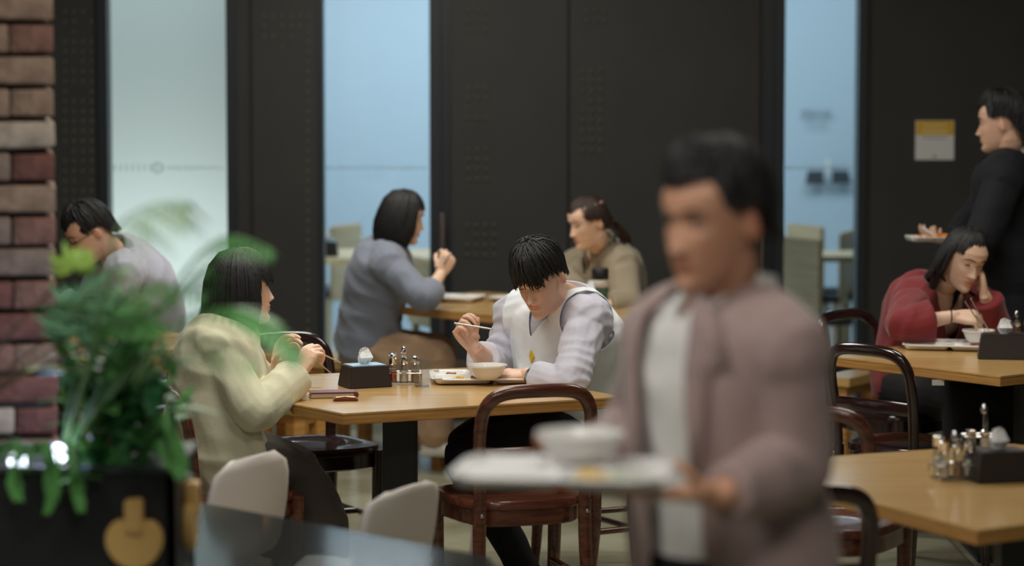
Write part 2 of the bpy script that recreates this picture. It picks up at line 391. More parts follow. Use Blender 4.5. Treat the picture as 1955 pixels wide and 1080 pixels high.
# ------------------------------------------------------------------ brick column, planter
def brick_mesh(L_, W_, H_, k):
    bm = bmesh.new(); bmesh.ops.create_cube(bm, size=1)
    for v in bm.verts: v.co = V((v.co.x * L_, v.co.y * W_, v.co.z * H_)) + V([random.uniform(-.003, .003) for _ in range(3)])
    bmesh.ops.bevel(bm, geom=list(bm.edges), offset=.006, segments=1, affect='EDGES')
    me = bpy.data.meshes.new('brick'); bm.to_mesh(me); bm.free(); me.materials.append(M['brick%d' % k]); return me
bx1 = pt(112, 500, 6.4).x; BC = thing('brick_column', 'brick column with mottled red and grey bricks behind the planter', 'column', (bx1 - .345, 6.6, 0), math.radians(10))
g = G(); g.box((0, 0, 1.3), (.56, .36, 2.6)); obj('mortar_core', g, M['mortar'], BC, smooth=False)
long_ = [brick_mesh(.195, .10, .062, k) for k in range(5)]; side_ = [brick_mesh(.10, .19, .062, k) for k in range(5)]
for c in range(34):
    z = .04 + c * .0755; sh = .0 if c % 2 else -.1
    for q in range(4):
        x = .30 - .0975 - q * .205 + (0 if c % 2 else .1025)
        Lx = 1.0
        if x < -.4: continue
        if x < -.3: x = -.255; Lx = .5
        if x + .0975 > .31: x = .30 - .05; Lx = .5
        o = bpy.data.objects.new('brick', random.choice(long_)); COL.objects.link(o); o.parent = BC; o.location = (x, -.20 + .035 + random.uniform(-.004, .004) - .0, z); o.scale = (Lx, 1, 1); o.rotation_euler = (0, 0, random.uniform(-.01, .01))
    for q in range(2):
        o = bpy.data.objects.new('brick', random.choice(side_)); COL.objects.link(o); o.parent = BC; o.location = (.30 - .055 + random.uniform(0, .004), -.04 + q * .2, z + .0003)
PT = thing('planter_box', 'matt black planter box with gold apple shaped emblems by the brick column', 'planter', (-1.06, 5.85, 0))
ptop = .945
g = G()
for c_, s_ in [((0, -.17, ptop / 2), (.70, .02, ptop)), ((0, .17, ptop / 2), (.70, .02, ptop)), ((-.34, 0, ptop / 2), (.02, .36, ptop)), ((.34, 0, ptop / 2), (.02, .36, ptop)), ((0, 0, .4), (.66, .33, .8))]: g.box(c_, s_)
obj('box', g, M['planter'], PT, bev=.004)
g = G(); g.box((0, 0, ptop - .05), (.66, .32, .08)); obj('soil', g, M['soil'], PT)
M['planter_rim'] = mat('planter_rim', srgb(78, 84, 84), .5)
g = G()
for c_, s_ in [((0, -.175, ptop), (.72, .03, .012)), ((0, .175, ptop), (.72, .03, .012)), ((-.345, 0, ptop), (.03, .36, .012)), ((.345, 0, ptop), (.03, .36, .012))]: g.box(c_, s_)
obj('rim', g, M['planter_rim'], PT, bev=.003)
def apple_poly(w, h):
    P = []
    for k in range(40):
        a = 2 * PI * k / 40; d = (a - PI / 2 + PI) % (2 * PI) - PI; r = 1 - .30 * math.exp(-(d / .42) ** 2)
        P.append((math.cos(a) * w * (1.0 + .10 * math.sin(a)) * (1 + .0 * r), math.sin(a) * h * r))
    return P
for face in (0, 1):
    g = G(); g.prism([(x, y) for x, y in apple_poly(.060, .058)], 0, .022); g.prism([(-.018, .02), (.019, .02), (.020, .094), (-.019, .090)], -.001, .03)
    o = obj('gold_emblem', g, M['gold'], PT, bev=.004)
    if face == 0: o.rotation_euler = (PI / 2, 0, 0); o.location = (.267, -.181, .793)
    else: o.rotation_euler = (PI / 2, 0, PI / 2); o.location = (.352, .0, .80)
# small LED spot lamps in the planter
for k, (px, py) in enumerate([(36, 886), (112, 871)]):
    p = pt(px, py, 5.72)
    t = thing('spot_lamp', ['glowing white spot lamp at the far left rim of the planter', 'glowing white spot lamp in the planter below the hanging leaves, right one of two'][k], 'lamp', (p.x, p.y, ptop + .006))
    g = G(); g.tube([(0, 0, 0), (0, .0, max(.02, p.z - ptop))], .006, sub=1, flat=True); obj('stake', g, M['black_metal'], t)
    g = G(); g.lathe([(.012, -.02), (.018, -.005), (.019, .012), (.012, .02)], (0, 0, 0), n=14); o = obj('lens', g, M['led'], t); o.location = (0, -.005, p.z - ptop); o.rotation_euler = (1.2, 0, 0)
    l = bpy.data.lights.new('spot_lamp_light', 'POINT'); l.energy = .9; l.color = (.45, .6, 1); l.shadow_soft_size = .03
    lo = bpy.data.objects.new('spot_lamp_light', l); COL.objects.link(lo); lo.location = (p.x, 6.1, p.z + .08)

# ------------------------------------------------------------------ tables, benches
def table(label, poly, z=.73, th=.036, col=None, colw=.11, grp='oak topped cafeteria tables', apron=False, legs=None, legm='black_metal'):
    cx = sum(p[0] for p in poly) / len(poly); cy = sum(p[1] for p in poly) / len(poly)
    t = thing('cafe_table', label, 'table', (cx, cy, 0), 0, grp)
    L_ = [(x - cx, y - cy) for x, y in poly]
    g = G(); g.prism(L_, z - .008, z); obj('tabletop', g, M['oak'], t, bev=.002)
    g = G(); g.prism([(x * .999, y * .999) for x, y in L_], z - th, z - .008); obj('table_edge', g, M['oak_edge'], t, bev=.002)
    if apron:
        g = G(); g.prism([(x * .94, y * .94) for x, y in L_], z - th - .05, z - th); obj('apron', g, M['oak_edge'], t)
    if legs:
        for x, y in legs:
            g = G(); g.box((x - cx, y - cy, (z - th) / 2), (.055, .055, z - th)); obj('leg', g, M['oak_edge'], t, bev=.003)
    else:
        x, y = (col[0] - cx, col[1] - cy) if col else (0, 0)
        g = G(); g.box((x, y, (z - th) / 2), (colw, colw, z - th)); obj('pedestal', g, M['black_metal'], t, bev=.004)
        g = G(); g.box((x, y, .012), (.45, .45, .02)); obj('base_plate', g, M['black_metal'], t, bev=.004)
        g = G(); g.box((x, y, z - th - .008), (.3, .3, .012)); obj('mounting_plate', g, M['black_metal'], t)
    return t
def xy(px, py, z=.73): p = atz(px, py, z); return (p.x, p.y)
colp = pt(764, 800, 8.78)
t_mid = table('oak table in the middle with tissue box, spice caddy and lunch tray', [xy(655, 789), xy(1191, 757), xy(1092, 738), (.02, 9.55), (-.80, 9.24), xy(557, 770)], col=(colp.x, colp.y))
t_win = table('long oak table by the black doors between the blue shirt and olive shirt women', [(-.63, 12.0), xy(900, 597), xy(1206, 626), (.85, 10.55), (1.2, 10.9), (.45, 11.95), (-.03, 12.55), (-.16, 12.65)], col=(.25, 11.6), colw=.13)
t_red = table('oak table where the woman in the red sweater eats', [xy(1575, 678), xy(1910, 718), (1.80, 9.33), (2.5, 10.0), (2.2, 10.5), (1.78, 10.4), (1.41, 10.17)], col=(1.9, 9.9))
t_fore = table('oak table in the lower right corner nearest the camera', [xy(1866, 1012), (1.5, 6.45), (1.75, 7.3), (1.4, 7.58), (.87, 7.34), xy(1540, 925)], col=(1.30, 6.85), colw=.13)
t_left = table('oak table with apron in front of the man with glasses', [(-1.95, 10.15), (-1.51, 9.99), (-1.2, 10.1), (-1.15, 10.4), (-1.36, 10.78), (-1.70, 11.04), (-2.1, 10.8)], th=.035, apron=True, legs=[(-1.60, 10.12), (-1.27, 10.2), (-1.50, 10.85), (-1.95, 10.75)])
def bench(label, p0, p1, depth, z=.45, name='bench', legx=None, lh=None):
    p0, p1 = V(p0), V(p1); d = p1 - p0; L_ = d.length; rz = math.atan2(d.y, d.x); c = (p0 + p1) / 2
    t = thing(name, label, 'bench', (c.x, c.y, 0), rz)
    g = G(); g.box((0, depth / 2, z - .02), (L_, depth, .04)); obj('seat_board', g, M['oak'], t, bev=.003)
    g = G(); g.box((0, depth / 2, z - .06), (L_ - .06, depth - .05, .04)); obj('rail', g, M['oak_edge'], t, bev=.002)
    for x in (legx or (-L_ / 2 + .05, L_ / 2 - .05)):
        for y in (.045, depth - .045):
            g = G(); g.box((x, y, (z - .04) / 2), (.055, .055, z - .04)); obj('leg', g, M['oak_edge'], t, bev=.003)
    return t
a_, b_ = xy(478, 676, .45), xy(898, 709, .45)
bench('long oak bench under the woman in the blue shirt', a_, b_, .36, legx=(-.33, -.20, .26, .42))
a_, b_ = xy(1480, 712, .45), xy(1622, 722, .45)
bench('short oak bench behind the dark chair left of the red sweater woman', a_, b_, .34)
bench('oak bench between the grey shirt and cream jacket diners', xy(470, 760, .45), xy(560, 775, .45), .2)

# ------------------------------------------------------------------ chairs
def make_chair(label, m='dark_wood'):
    W = M[m]; t = thing('dining_chair', label, 'chair')
    # seat: rounded trapezoid with a round recess
    g = G(); n = 40; rs = []
    def outline(k, s=1, z=0):
        a = 2 * PI * k / n; ca, sa = math.cos(a), math.sin(a); p = 3.6
        x = math.copysign(abs(ca) ** (2 / p), ca); y = math.copysign(abs(sa) ** (2 / p), sa)
        w_ = .212 + .026 * y
        return V((x * w_ * s, y * .20 * s, z))
    for s, z in [(.97, .425), (1, .430), (1, .448), (.98, .455), (.74, .455), (.70, .449), (.4, .4465), (.1, .446)]:
        ring = [outline(k, s, z) for k in range(n)]
        if s < .75:
            rr = {.74: .148, .70: .140, .4: .08, .1: .02}[s]; ring = [V((rr * math.cos(2 * PI * k / n), rr * math.sin(2 * PI * k / n), z)) for k in range(n)]
        rs.append(ring)
    g.rings(rs); obj('seat', g, W, t)
    g = G(); rs = [[outline(k, s, z) for k in range(n)] for s, z in [(.93, .375), (.96, .38), (.96, .43)]]; g.rings(rs); obj('seat_frame', g, W, t)
    for s in (-1, 1):
        g = G(); g.tube([(s * .20, .165, .44), (s * .195, .165, .2), (s * .19, .185, 0)], [.024, .021, .015], flat=True, n=12); obj('leg', g, W, t)
        g = G(); g.tube([(s * .17, -.205, .45), (s * .172, -.205, .3), (s * .18, -.235, 0)], [.022, .021, .016], flat=True, n=12); obj('leg', g, W, t)
    pts = [(-.168, -.205, .40), (-.172, -.212, .55), (-.178, -.235, .68), (-.165, -.252, .755), (-.115, -.268, .795), (0, -.277, .803), (.115, -.268, .795), (.165, -.252, .755), (.178, -.235, .68), (.172, -.212, .55), (.168, -.205, .40)]
    g = G(); g.tube(pts, [.02, .02, .021, .022, .022, .022, .022, .022, .021, .02, .02], n=12, sub=5, flat=True, up=(0, 1, .2), squash=.8); bf = obj('back_frame', g, W, t, ang=70)
    g = G(); g.tube([(-.17, -.218, .60), (-.08, -.238, .605), (0, -.243, .606), (.08, -.238, .605), (.17, -.218, .60)], .024, n=10, up=(0, 1, 0), squash=.42); obj('back_rail', g, W, t)
    g = G()
    for s in (-1, 1): g.tube([(s * .188, .165, .2), (s * .176, -.21, .2)], .011, sub=1, flat=True)
    g.tube([(-.186, .0, .2), (.186, .0, .2)], .011, sub=1, flat=True); obj('stretcher', g, W, t)
    for s in (-1, 1):
        g = G(); g.ell((s * .17, -.231, .42), (.007, .004, .007), n=8, k=5); obj('bolt', g, M['steel'], bf)
    return t
CH0 = make_chair('dark brown bentwood chair with its back to the camera at the middle table')
CHB = make_chair('near black glossy chair with empty seat left of the black pedestal', 'black_wood')
def pose(o, x, y, ang): o.location = (x, y, 0); o.rotation_euler = (0, 0, math.radians(ang - 90)); return o
GR = 'dark bentwood dining chairs'
pose(CH0, .0, 8.47, 108); CH0['group'] = GR
pose(CHB, -.72, 9.55, -64); CHB['group'] = GR
def chair(x, y, ang, label, src=None): return pose(dup(src or CH0, (0, 0, 0), 0, label, GR), x, y, ang)
chair(-.93, 8.52, 42, 'dark wooden chair under the woman in the cream jacket')
chair(.33, 9.42, 209, 'brown wooden chair behind the man in the white vest')
chair(1.42, 9.58, 43, 'empty dark hoop back chair at the table of the red sweater woman', CHB)
chair(1.50, 10.52, -45, 'dark chair the woman in the red sweater sits on', CHB)
chair(.93, 7.96, 70, 'dark chair turned away behind the lower right table beside the walking man')
chair(.61, 6.5, 104, 'dark chair at the near left side of the lower right table', CHB)
chair(-1.50, 11.45, 200, 'dark chair under the man with glasses', CHB)
chair(.62, 12.3, 215, 'dark chair under the woman in the olive shirt', CHB)

def shell_chair(label, x, y, ang, top):
    t = thing('shell_chair', label, 'chair', (x, y, 0), math.radians(ang - 90), 'moulded shell chairs by the tinted glass table')
    g = G(); nu, nv = 15, 18; prof = [(.20, .40), (.19, .43), (.12, .435), (.02, .425), (-.08, .42), (-.15, .435), (-.19, .48), (-.21, .55), (-.225, .62), (-.235, .69), (-.24, top)]
    P = []
    for i in range(nv + 1):
        u = i / nv * (len(prof) - 1); k = min(int(u), len(prof) - 2); f = u - k
        y_ = prof[k][0] * (1 - f) + prof[k + 1][0] * f; z_ = prof[k][1] * (1 - f) + prof[k + 1][1] * f
        v_ = i / nv; w_ = .205 + .02 * math.sin(v_ * PI)
        if v_ > .84: w_ *= max(0, 1 - ((v_ - .84) / .16) ** 2.5) ** .5 * .42 + .58 if v_ < 1 else .58
        if v_ > .5: w_ *= 1 - .12 * (v_ - .5)
        if v_ < .08: w_ *= .8 + v_ * 2.5
        row = []
        for j in range(nu + 1):
            s = j / nu * 2 - 1; c = s * s
            row.append(V((s * w_, y_ + (c * .02 if v_ > .45 else 0), z_ + (c * .04 if v_ < .55 else 0))))
        P.append(row)
    vs = [p for r in P for p in r]; fs = [(i * (nu + 1) + j, i * (nu + 1) + j + 1, (i + 1) * (nu + 1) + j + 1, (i + 1) * (nu + 1) + j) for i in range(nv) for j in range(nu)]
    g.add(vs, fs); o = obj('shell', g, M['shell'], t, ang=80); md = o.modifiers.new('s', 'SOLIDIFY'); md.thickness = .012
    for sx in (-1, 1):
        for sy in (-1, 1):
            g = G(); g.tube([(sx * .10, sy * .08, .43), (sx * .20, sy * .19, 0)], [.014, .010], sub=1, flat=True); obj('leg', g, M['pale_wood'], t)
    return t
shell_chair('greige moulded shell chair in front of the cream jacket woman', -.89, 7.30, 155, .752)
shell_chair('greige moulded shell chair in front of the black table pedestal', -.47, 6.94, 155, .725)
GT = thing('glass_table', 'smoke tinted glass table between planter and shell chairs', 'table', (-.45, 5.9, 0))
e0, e1 = atz(352, 952, .71), atz(935, 1062, .71)
g = G(); g.prism([(e0.x + .45, e0.y - 5.9), (-.24, -.10), (.1, -.75), (e1.x + .5, e1.y - 6.35), (e1.x + .45, e1.y - 5.9)], .70, .71); obj('glass_top', g, M['tinted'], GT, bev=.002)
g = G(); g.tube([(.1, -.2, .0), (.1, -.2, .70)], .03, sub=1, flat=True); obj('pedestal', g, M['black_metal'], GT)
g = G(); g.lathe([(.2, 0), (.2, .015), (.04, .03)], (.1, -.2, 0)); obj('base_plate', g, M['black_metal'], GT)

def slat_chair(label, x, y, ang, h=.85):
    x += .2 * math.cos(math.radians(ang)); y += .2 * math.sin(math.radians(ang))
    t = thing('side_chair', label, 'chair', (x, y, 0), math.radians(ang - 90), 'pale high backed chairs in the room behind the glass')
    g = G(); g.box((0, -.2, (h + .40) / 2), (.40, .025, h - .40)); obj('backrest', g, M['pale_wood'], t, bev=.01)
    g = G(); g.box((0, 0, .44), (.42, .40, .05)); obj('seat', g, M['seat_navy'], t, bev=.015)
    for sx in (-1, 1):
        for sy in (-1, 1):
            g = G(); g.box((sx * .18, sy * .17, .21), (.035, .035, .42)); obj('leg', g, M['pale_wood'], t, bev=.004)
    return t
p = pt(1528, 460, 14.35); slat_chair('tall pale chair back closest to the glass, third window', p.x, p.y, 28, .87)
p = pt(1538, 430, 15.8); slat_chair('pale chair back partly behind the tall chair, third window', p.x, p.y, 25, .85)
p = pt(1618, 443, 15.7); slat_chair('pale chair behind the white table, third window right edge', p.x, p.y, 162, .82)
p = pt(660, 430, 16.0); slat_chair('pale chair seen left of the blue shirt woman, second window', p.x, p.y, 158, .84)
p = pt(803, 488, 14.4); slat_chair('pale chair seen between blue shirt woman and black door frame', p.x, p.y, 20, .76)
def back_table(label, x0, x1, y0, y1):
    t = thing('side_table', label, 'table', ((x0 + x1) / 2, (y0 + y1) / 2, 0), 0, 'white topped tables in the room behind the glass')
    a, b = (x1 - x0) / 2, (y1 - y0) / 2
    g = G(); g.box((0, 0, .715), (2 * a, 2 * b, .03)); obj('tabletop', g, M['pale_wood'], t, bev=.003)
    g = G(); g.box((0, 0, .3505), (.13, .13, .70)); obj('pedestal', g, M['panel_frame'], t, bev=.003)
    g = G(); g.box((0, 0, .025), (.45, .45, .03)); obj('base_plate', g, M['panel_frame'], t)
    return t
back_table('pale table behind the second window', -1.25, -.30, 14.75, 15.5)
back_table('pale table behind the third window', 1.66, 2.6, 14.9, 15.4)

# ------------------------------------------------------------------ head
LV = [(-.112, .072, .030, .016), (-.106, .084, .008, .028), (-.092, .088, -.008, .040), (-.074, .086, -.030, .050), (-.056, .087, -.045, .056), (-.036, .087, -.060, .0615), (-.010, .086, -.076, .067), (.010, .085, -.088, .0705), (.030, .088, -.094, .073), (.055, .086, -.097, .0735), (.080, .071, -.088, .066), (.100, .046, -.062, .048), (.110, .016, -.030, .022)]
LVa = np.array(LV)
def lv(z): return [float(np.interp(z, LVa[:, 0], LVa[:, k])) for k in (1, 2, 3)]
def gs(x, s): return math.exp(-(x / s) ** 2)
def face_bump(x, z, fem):
    d = 0
    nz = 0
    if -.046 < z < .016:
        t = (.016 - z) / .050
        nz = (.022 if fem else .025) * (min(1, t) ** 1.2) * (1 if z > -.034 else max(0, 1 - (-.034 - z) / .012))
    d += nz * gs(x, .009 + .006 * max(0, min(1, (.0 - z) / .03)))
    d += .004 * (gs(x - .012, .006) + gs(x + .012, .006)) * gs(z + .034, .007)
    d -= .0105 * (gs(x - .031, .018) + gs(x + .031, .018)) * gs(z - .010, .013)
    d += .003 * gs(x, .045) * gs(z - .031, .009)
    d += .0075 * gs(x, .021) * gs(z + .055, .0055) + .0075 * gs(x, .019) * gs(z + .066, .0060)
    d -= .004 * gs(x, .024) * gs(z + .0605, .0022)
    d += .005 * gs(x, .02) * gs(z + .094, .012) - .003 * gs(x, .03) * gs(z + .079, .007)
    d += .004 * (gs(x - .043, .018) + gs(x + .043, .018)) * gs(z + .022, .02)
    return d
def face_y(x, z, fem=False):
    yf, yb, w = lv(z); yc = -.01; p = 2.35
    q = max(0, 1 - min(1, abs(x) / w) ** p); return yc + (yf - yc) * q ** (1 / p) + face_bump(x, z, fem)
def head_geo(g, M4, fem):
    n = 56; zs = np.concatenate([np.linspace(-.112, -.1, 4), np.linspace(-.096, .04, 52), np.linspace(.045, .110, 14)]); rs = []
    for z in zs:
        yf, yb, w = lv(float(z)); yc = -.01; p = 2.35
        if fem and z < 0: w *= 1 - .10 * min(1, -z / .08)
        ring = []
        for j in range(n):
            a = 2 * PI * j / n; ca, sa = math.cos(a), math.sin(a)
            if sa > 0:
                x = math.copysign(abs(ca) ** (2 / p), ca) * w; y = yc + (yf - yc) * abs(sa) ** (2 / p) + face_bump(x, float(z), fem) * min(1, sa * 2)
            else: x = ca * w; y = yc + (yc - yb) * sa
            ring.append(M4 @ V((x, y, float(z))))
        rs.append(ring)
    g.rings(rs)
    R = M4.to_3x3(); s = R.col[0].length
    for sx in (-1, 1):
        g.ell(M4 @ V((sx * .076, -.012, -.004)), (.007 * s, .016 * s, .028 * s), R.normalized() @ Euler((-.2, 0, sx * .45)).to_matrix())
        g.ell(M4 @ V((sx * .031, .0655, .0105)), (.0145 * s, .011 * s, .0105 * s), R.normalized(), n=12, k=8)

def basis(fwd, up=(0, 0, 1)):
    y = V(fwd).normalized(); x = y.cross(V(up)).normalized(); z = x.cross(y); return Matrix((x, y, z)).transposed()

# hair styles: function (phi deg 0=front, signed; +=right) -> (z_end, extra offset)
def smooth(a, b, x): t = max(0, min(1, (x - a) / (b - a))); return t * t * (3 - 2 * t)
def hair_fn(style):
    def f(phi):
        a = abs(phi)
        if style == 'bob':      # cream jacket woman: full bob with bangs
            z = .034 + (-.115 - .034) * smooth(60, 74, a); z += -.004 * math.sin(phi * .3); return z, .018
        if style == 'lob':      # blue shirt woman
            z = .062 + (-.125 - .062) * smooth(46, 58, a); return z - .01 * smooth(90, 150, a), .014
        if style == 'tied':
            z = .072 - .05 * smooth(40, 70, a) - .055 * smooth(80, 120, a) - .03 * smooth(120, 160, a); return z, .008
        if style == 'long':
            z = .098 - .05 * smooth(22, 52, a) - .12 * smooth(66, 82, a) - .22 * smooth(95, 120, a); return z, .010
        if style == 'fringe':   # man in vest
            z = .036 + .012 * math.sin(phi * .09 + 1) + .006 * math.sin(phi * .5) - .008 * smooth(45, 75, a) - .055 * smooth(100, 145, a) + .012 * gs(a - 90, 12); return z, .124
        if style == 'side':     # walking man
            z = .080 - .008 * smooth(-30, 40, phi) - .050 * smooth(46, 66, a) + .006 * gs(a - 92, 12) - .075 * smooth(102, 140, a); return z, .126
        if style == 'short':
            z = .060 - .042 * smooth(50, 68, a) + .008 * gs(a - 92, 12) - .07 * smooth(102, 140, a); return z, .116
    return f
def hair_pt(phi, v, zend, off, jag=0):
    off = off if off < .1 else (off - .1) * (1 - .62 * smooth(.35, .95, v) * (1 - .55 * gs(phi, 38)))
    a, b, c = .0745 + off, .092 + off, .111 + off * 1.1
    if zend > 0: e_end = math.asin(min(.99, zend / c)); L2 = 0
    else: e_end = 0; L2 = -zend
    arc = (PI / 2 - e_end) * .105; tot = arc + L2; s = v * tot
    ph = math.radians(phi)
    if s <= arc or L2 == 0:
        e = PI / 2 - s / .105; r = math.cos(e) ** .86 if e < PI / 2 - 1e-4 else 0
        return V((a * r * math.sin(ph), -.006 + b * r * math.cos(ph), c * math.sin(e)))
    q = (s - arc); k = 1 + .10 * math.sin(min(1, q / .10) * PI * .62) - .22 * smooth(.04, .16, q)
    return V((a * k * math.sin(ph), -.006 + b * k * math.cos(ph), -q))
def hair_geo(style, M4, seed=1, nst=230):
    nst = int(nst * 1.8); f = hair_fn(style); g = G(); r = random.Random(seed)
    n = 96; nv = 26; rings = []
    for i in range(nv + 1):
        ring = []
        for j in range(n):
            phi = -180 + 360 * j / n; z, off = f(phi); ring.append(M4 @ hair_pt(phi, i / nv, z, off))
        if i: rings.append(ring)
    inner = []
    for j in range(n):
        phi = -180 + 360 * j / n; z, off = f(phi); p = hair_pt(phi, 1, z, off); p = V((p.x * .80, (p.y + .006) * .80 - .006, p.z + .012)); inner.append(M4 @ p)
    rings.append(inner); g.rings(rings); del g.f[-1], g.m[-1]
    s = M4.to_3x3().col[0].length
    for k in range(nst):
        phi = r.uniform(-180, 180); z, off = f(phi)
        d = r.uniform(-.008, .006) * (1.9 if style == 'fringe' else 1) - (.006 if z > 0 else 0); tw = r.uniform(-16, 16) * (1 if style in ('fringe', 'side', 'short') else .25)
        if style == 'fringe': tw += -14
        if style == 'side': tw += 22
        pe = phi + tw * .5; pe = pe - 360 if pe > 180 else pe + 360 if pe < -180 else pe; z = min(f(pe)[0] + .002, 1) if style in ('fringe', 'side', 'short') else z
        if style in ('side', 'short') and abs(pe) < 70: z = max(z, .070 - .02 * smooth(54, 70, abs(pe))); d = min(abs(d), .004)
        v0 = r.uniform(.02, .5) if style in ('fringe', 'side', 'short') else .03; oo = off + r.uniform(.0, .008 if style in ('fringe', 'side', 'short') else .0015)
        pts = []
        for q in range(7):
            v = v0 + (1 - v0) * q / 6; pts.append(M4 @ hair_pt(phi + tw * (v - .5), v, z + d * (v > .6), oo + (.004 * math.sin(v * 5 + k) if v0 > .05 else 0)))
        wd = r.uniform(.0016, .0042) * s
        g.tube(pts, [wd * .5, wd, wd, wd, wd * .9, wd * .7, wd * .25], n=5, sub=1, flat=True)
    return g

# ------------------------------------------------------------------ hand
def hand_geo(g, w, fd, palm, side, curl=(40, 45, 50, 55), thumb=(.7, .6, .35), thumb2=None, s=1.0, spread=4):
    Y = V(fd).normalized(); Pn = V(palm); Pn = (Pn - Y * Pn.dot(Y)).normalized(); Zd = -Pn; X = Y.cross(Zd).normalized(); T = X * (-side)
    w = V(w); secs = []
    for y, rx, rz in [(-.02, .026, .019), (0, .027, .018), (.02, .034, .017), (.045, .041, .016), (.07, .043, .0145), (.088, .040, .011)]:
        secs.append((w + Y * y * s + Pn * .002, X, Zd, rx * s, rz * s, rz * s))
    g.loft(secs, n=16, pw=2.6)
    g.ell(w + (T * .024 + Y * .028 + Pn * .009) * s, (.020 * s, .020 * s, .016 * s))
    xs = (.031, .0105, -.0105, -.030); Ls = (.95, 1.05, 1.0, .8); ys = (.082, .086, .083, .076)
    for i in range(4):
        p = w + (T * xs[i] + Y * (ys[i] - .02)) * s; a = 0; pts = [p, w + (T * xs[i] + Y * ys[i] + Zd * .001) * s]
        sp = math.radians(spread * (1.5 - i)); Yi = (Y * math.cos(sp) + T * math.sin(sp)).normalized()
        c = curl[i]; p = pts[-1]
        for k, L in enumerate((.042, .026, .021)):
            a += math.radians(c * (1.0, 1.05, .6)[k]); d = Yi * math.cos(a) + Pn * math.sin(a); p = p + d * L * Ls[i] * s; pts.append(p)
        g.tube(pts, [.0095 * s, .0095 * s, .0085 * s, .0078 * s, .0062 * s], n=8, sub=2)
    b = w + (T * .026 + Y * .026 + Pn * .006) * s
    d1 = (T * thumb[0] + Y * thumb[1] + Pn * thumb[2]).normalized(); t2 = thumb2 or (thumb[0] * .2, thumb[1] * 1.1, thumb[2] * 1.1)
    d2 = (T * t2[0] + Y * t2[1] + Pn * t2[2]).normalized()
    g.tube([b - d1 * .01 * s, b + d1 * .036 * s, b + d1 * .036 * s + d2 * .03 * s], [.0125 * s, .0105 * s, .0085 * s], n=8, sub=3)

# ------------------------------------------------------------------ cloth folds
def folds(me, amp, wl, seed, mask=None):
    r = np.random.default_rng(seed); n = len(me.vertices); co = np.empty(n * 3); no = np.empty(n * 3)
    me.vertices.foreach_get('co', co); me.vertices.foreach_get('normal', no); co = co.reshape(-1, 3); no = no.reshape(-1, 3)
    d = np.zeros(n)
    wv = r.normal(size=(3, 3)) * 4
    warp = np.stack([np.sin(co @ wv[k] * 1.6 + k) + .5 * np.sin(co @ wv[(k + 1) % 3] * 4 + k) for k in range(3)], 1) * .045
    c2 = co + warp
    for k in range(7):
        kv = r.normal(size=3); kv[2] *= .8; kv /= np.linalg.norm(kv); f = 2 * np.pi / (wl * r.uniform(1.0, 3.0))
        s = np.sin(c2 @ kv * f + r.uniform(0, 6.28)); env = .5 + .5 * np.sin(co @ r.normal(size=3) * 7 + r.uniform(0, 6))
        d += (1 - np.sqrt(s * s + .03)) * env
    d = (d / 7 - .2) * amp * 2.4
    if mask is not None: d *= mask(co)
    co += no * d[:, None]; me.vertices.foreach_set('co', co.ravel()); me.update()
def cut(me, pred):
    bm = bmesh.new(); bm.from_mesh(me); fs = [f for f in bm.faces if pred(f.calc_center_median())]
    bmesh.ops.delete(bm, geom=fs, context='FACES')
    bd = [v for v in bm.verts if v.is_boundary]; nb_ = {v: [e.other_vert(v) for e in v.link_edges if e.is_boundary] for v in bd}
    for _ in range(8):
        new = {v: (v.co + sum((u.co for u in nb_[v]), V((0, 0, 0)))) / (1 + len(nb_[v])) for v in bd}
        for v, c in new.items(): v.co = c
    bm.to_mesh(me); bm.free()
def join_meshes(ms):
    bm = bmesh.new()
    for m in ms: bm.from_mesh(m)
    me = bpy.data.meshes.new('body'); bm.to_mesh(me); bm.free(); return me

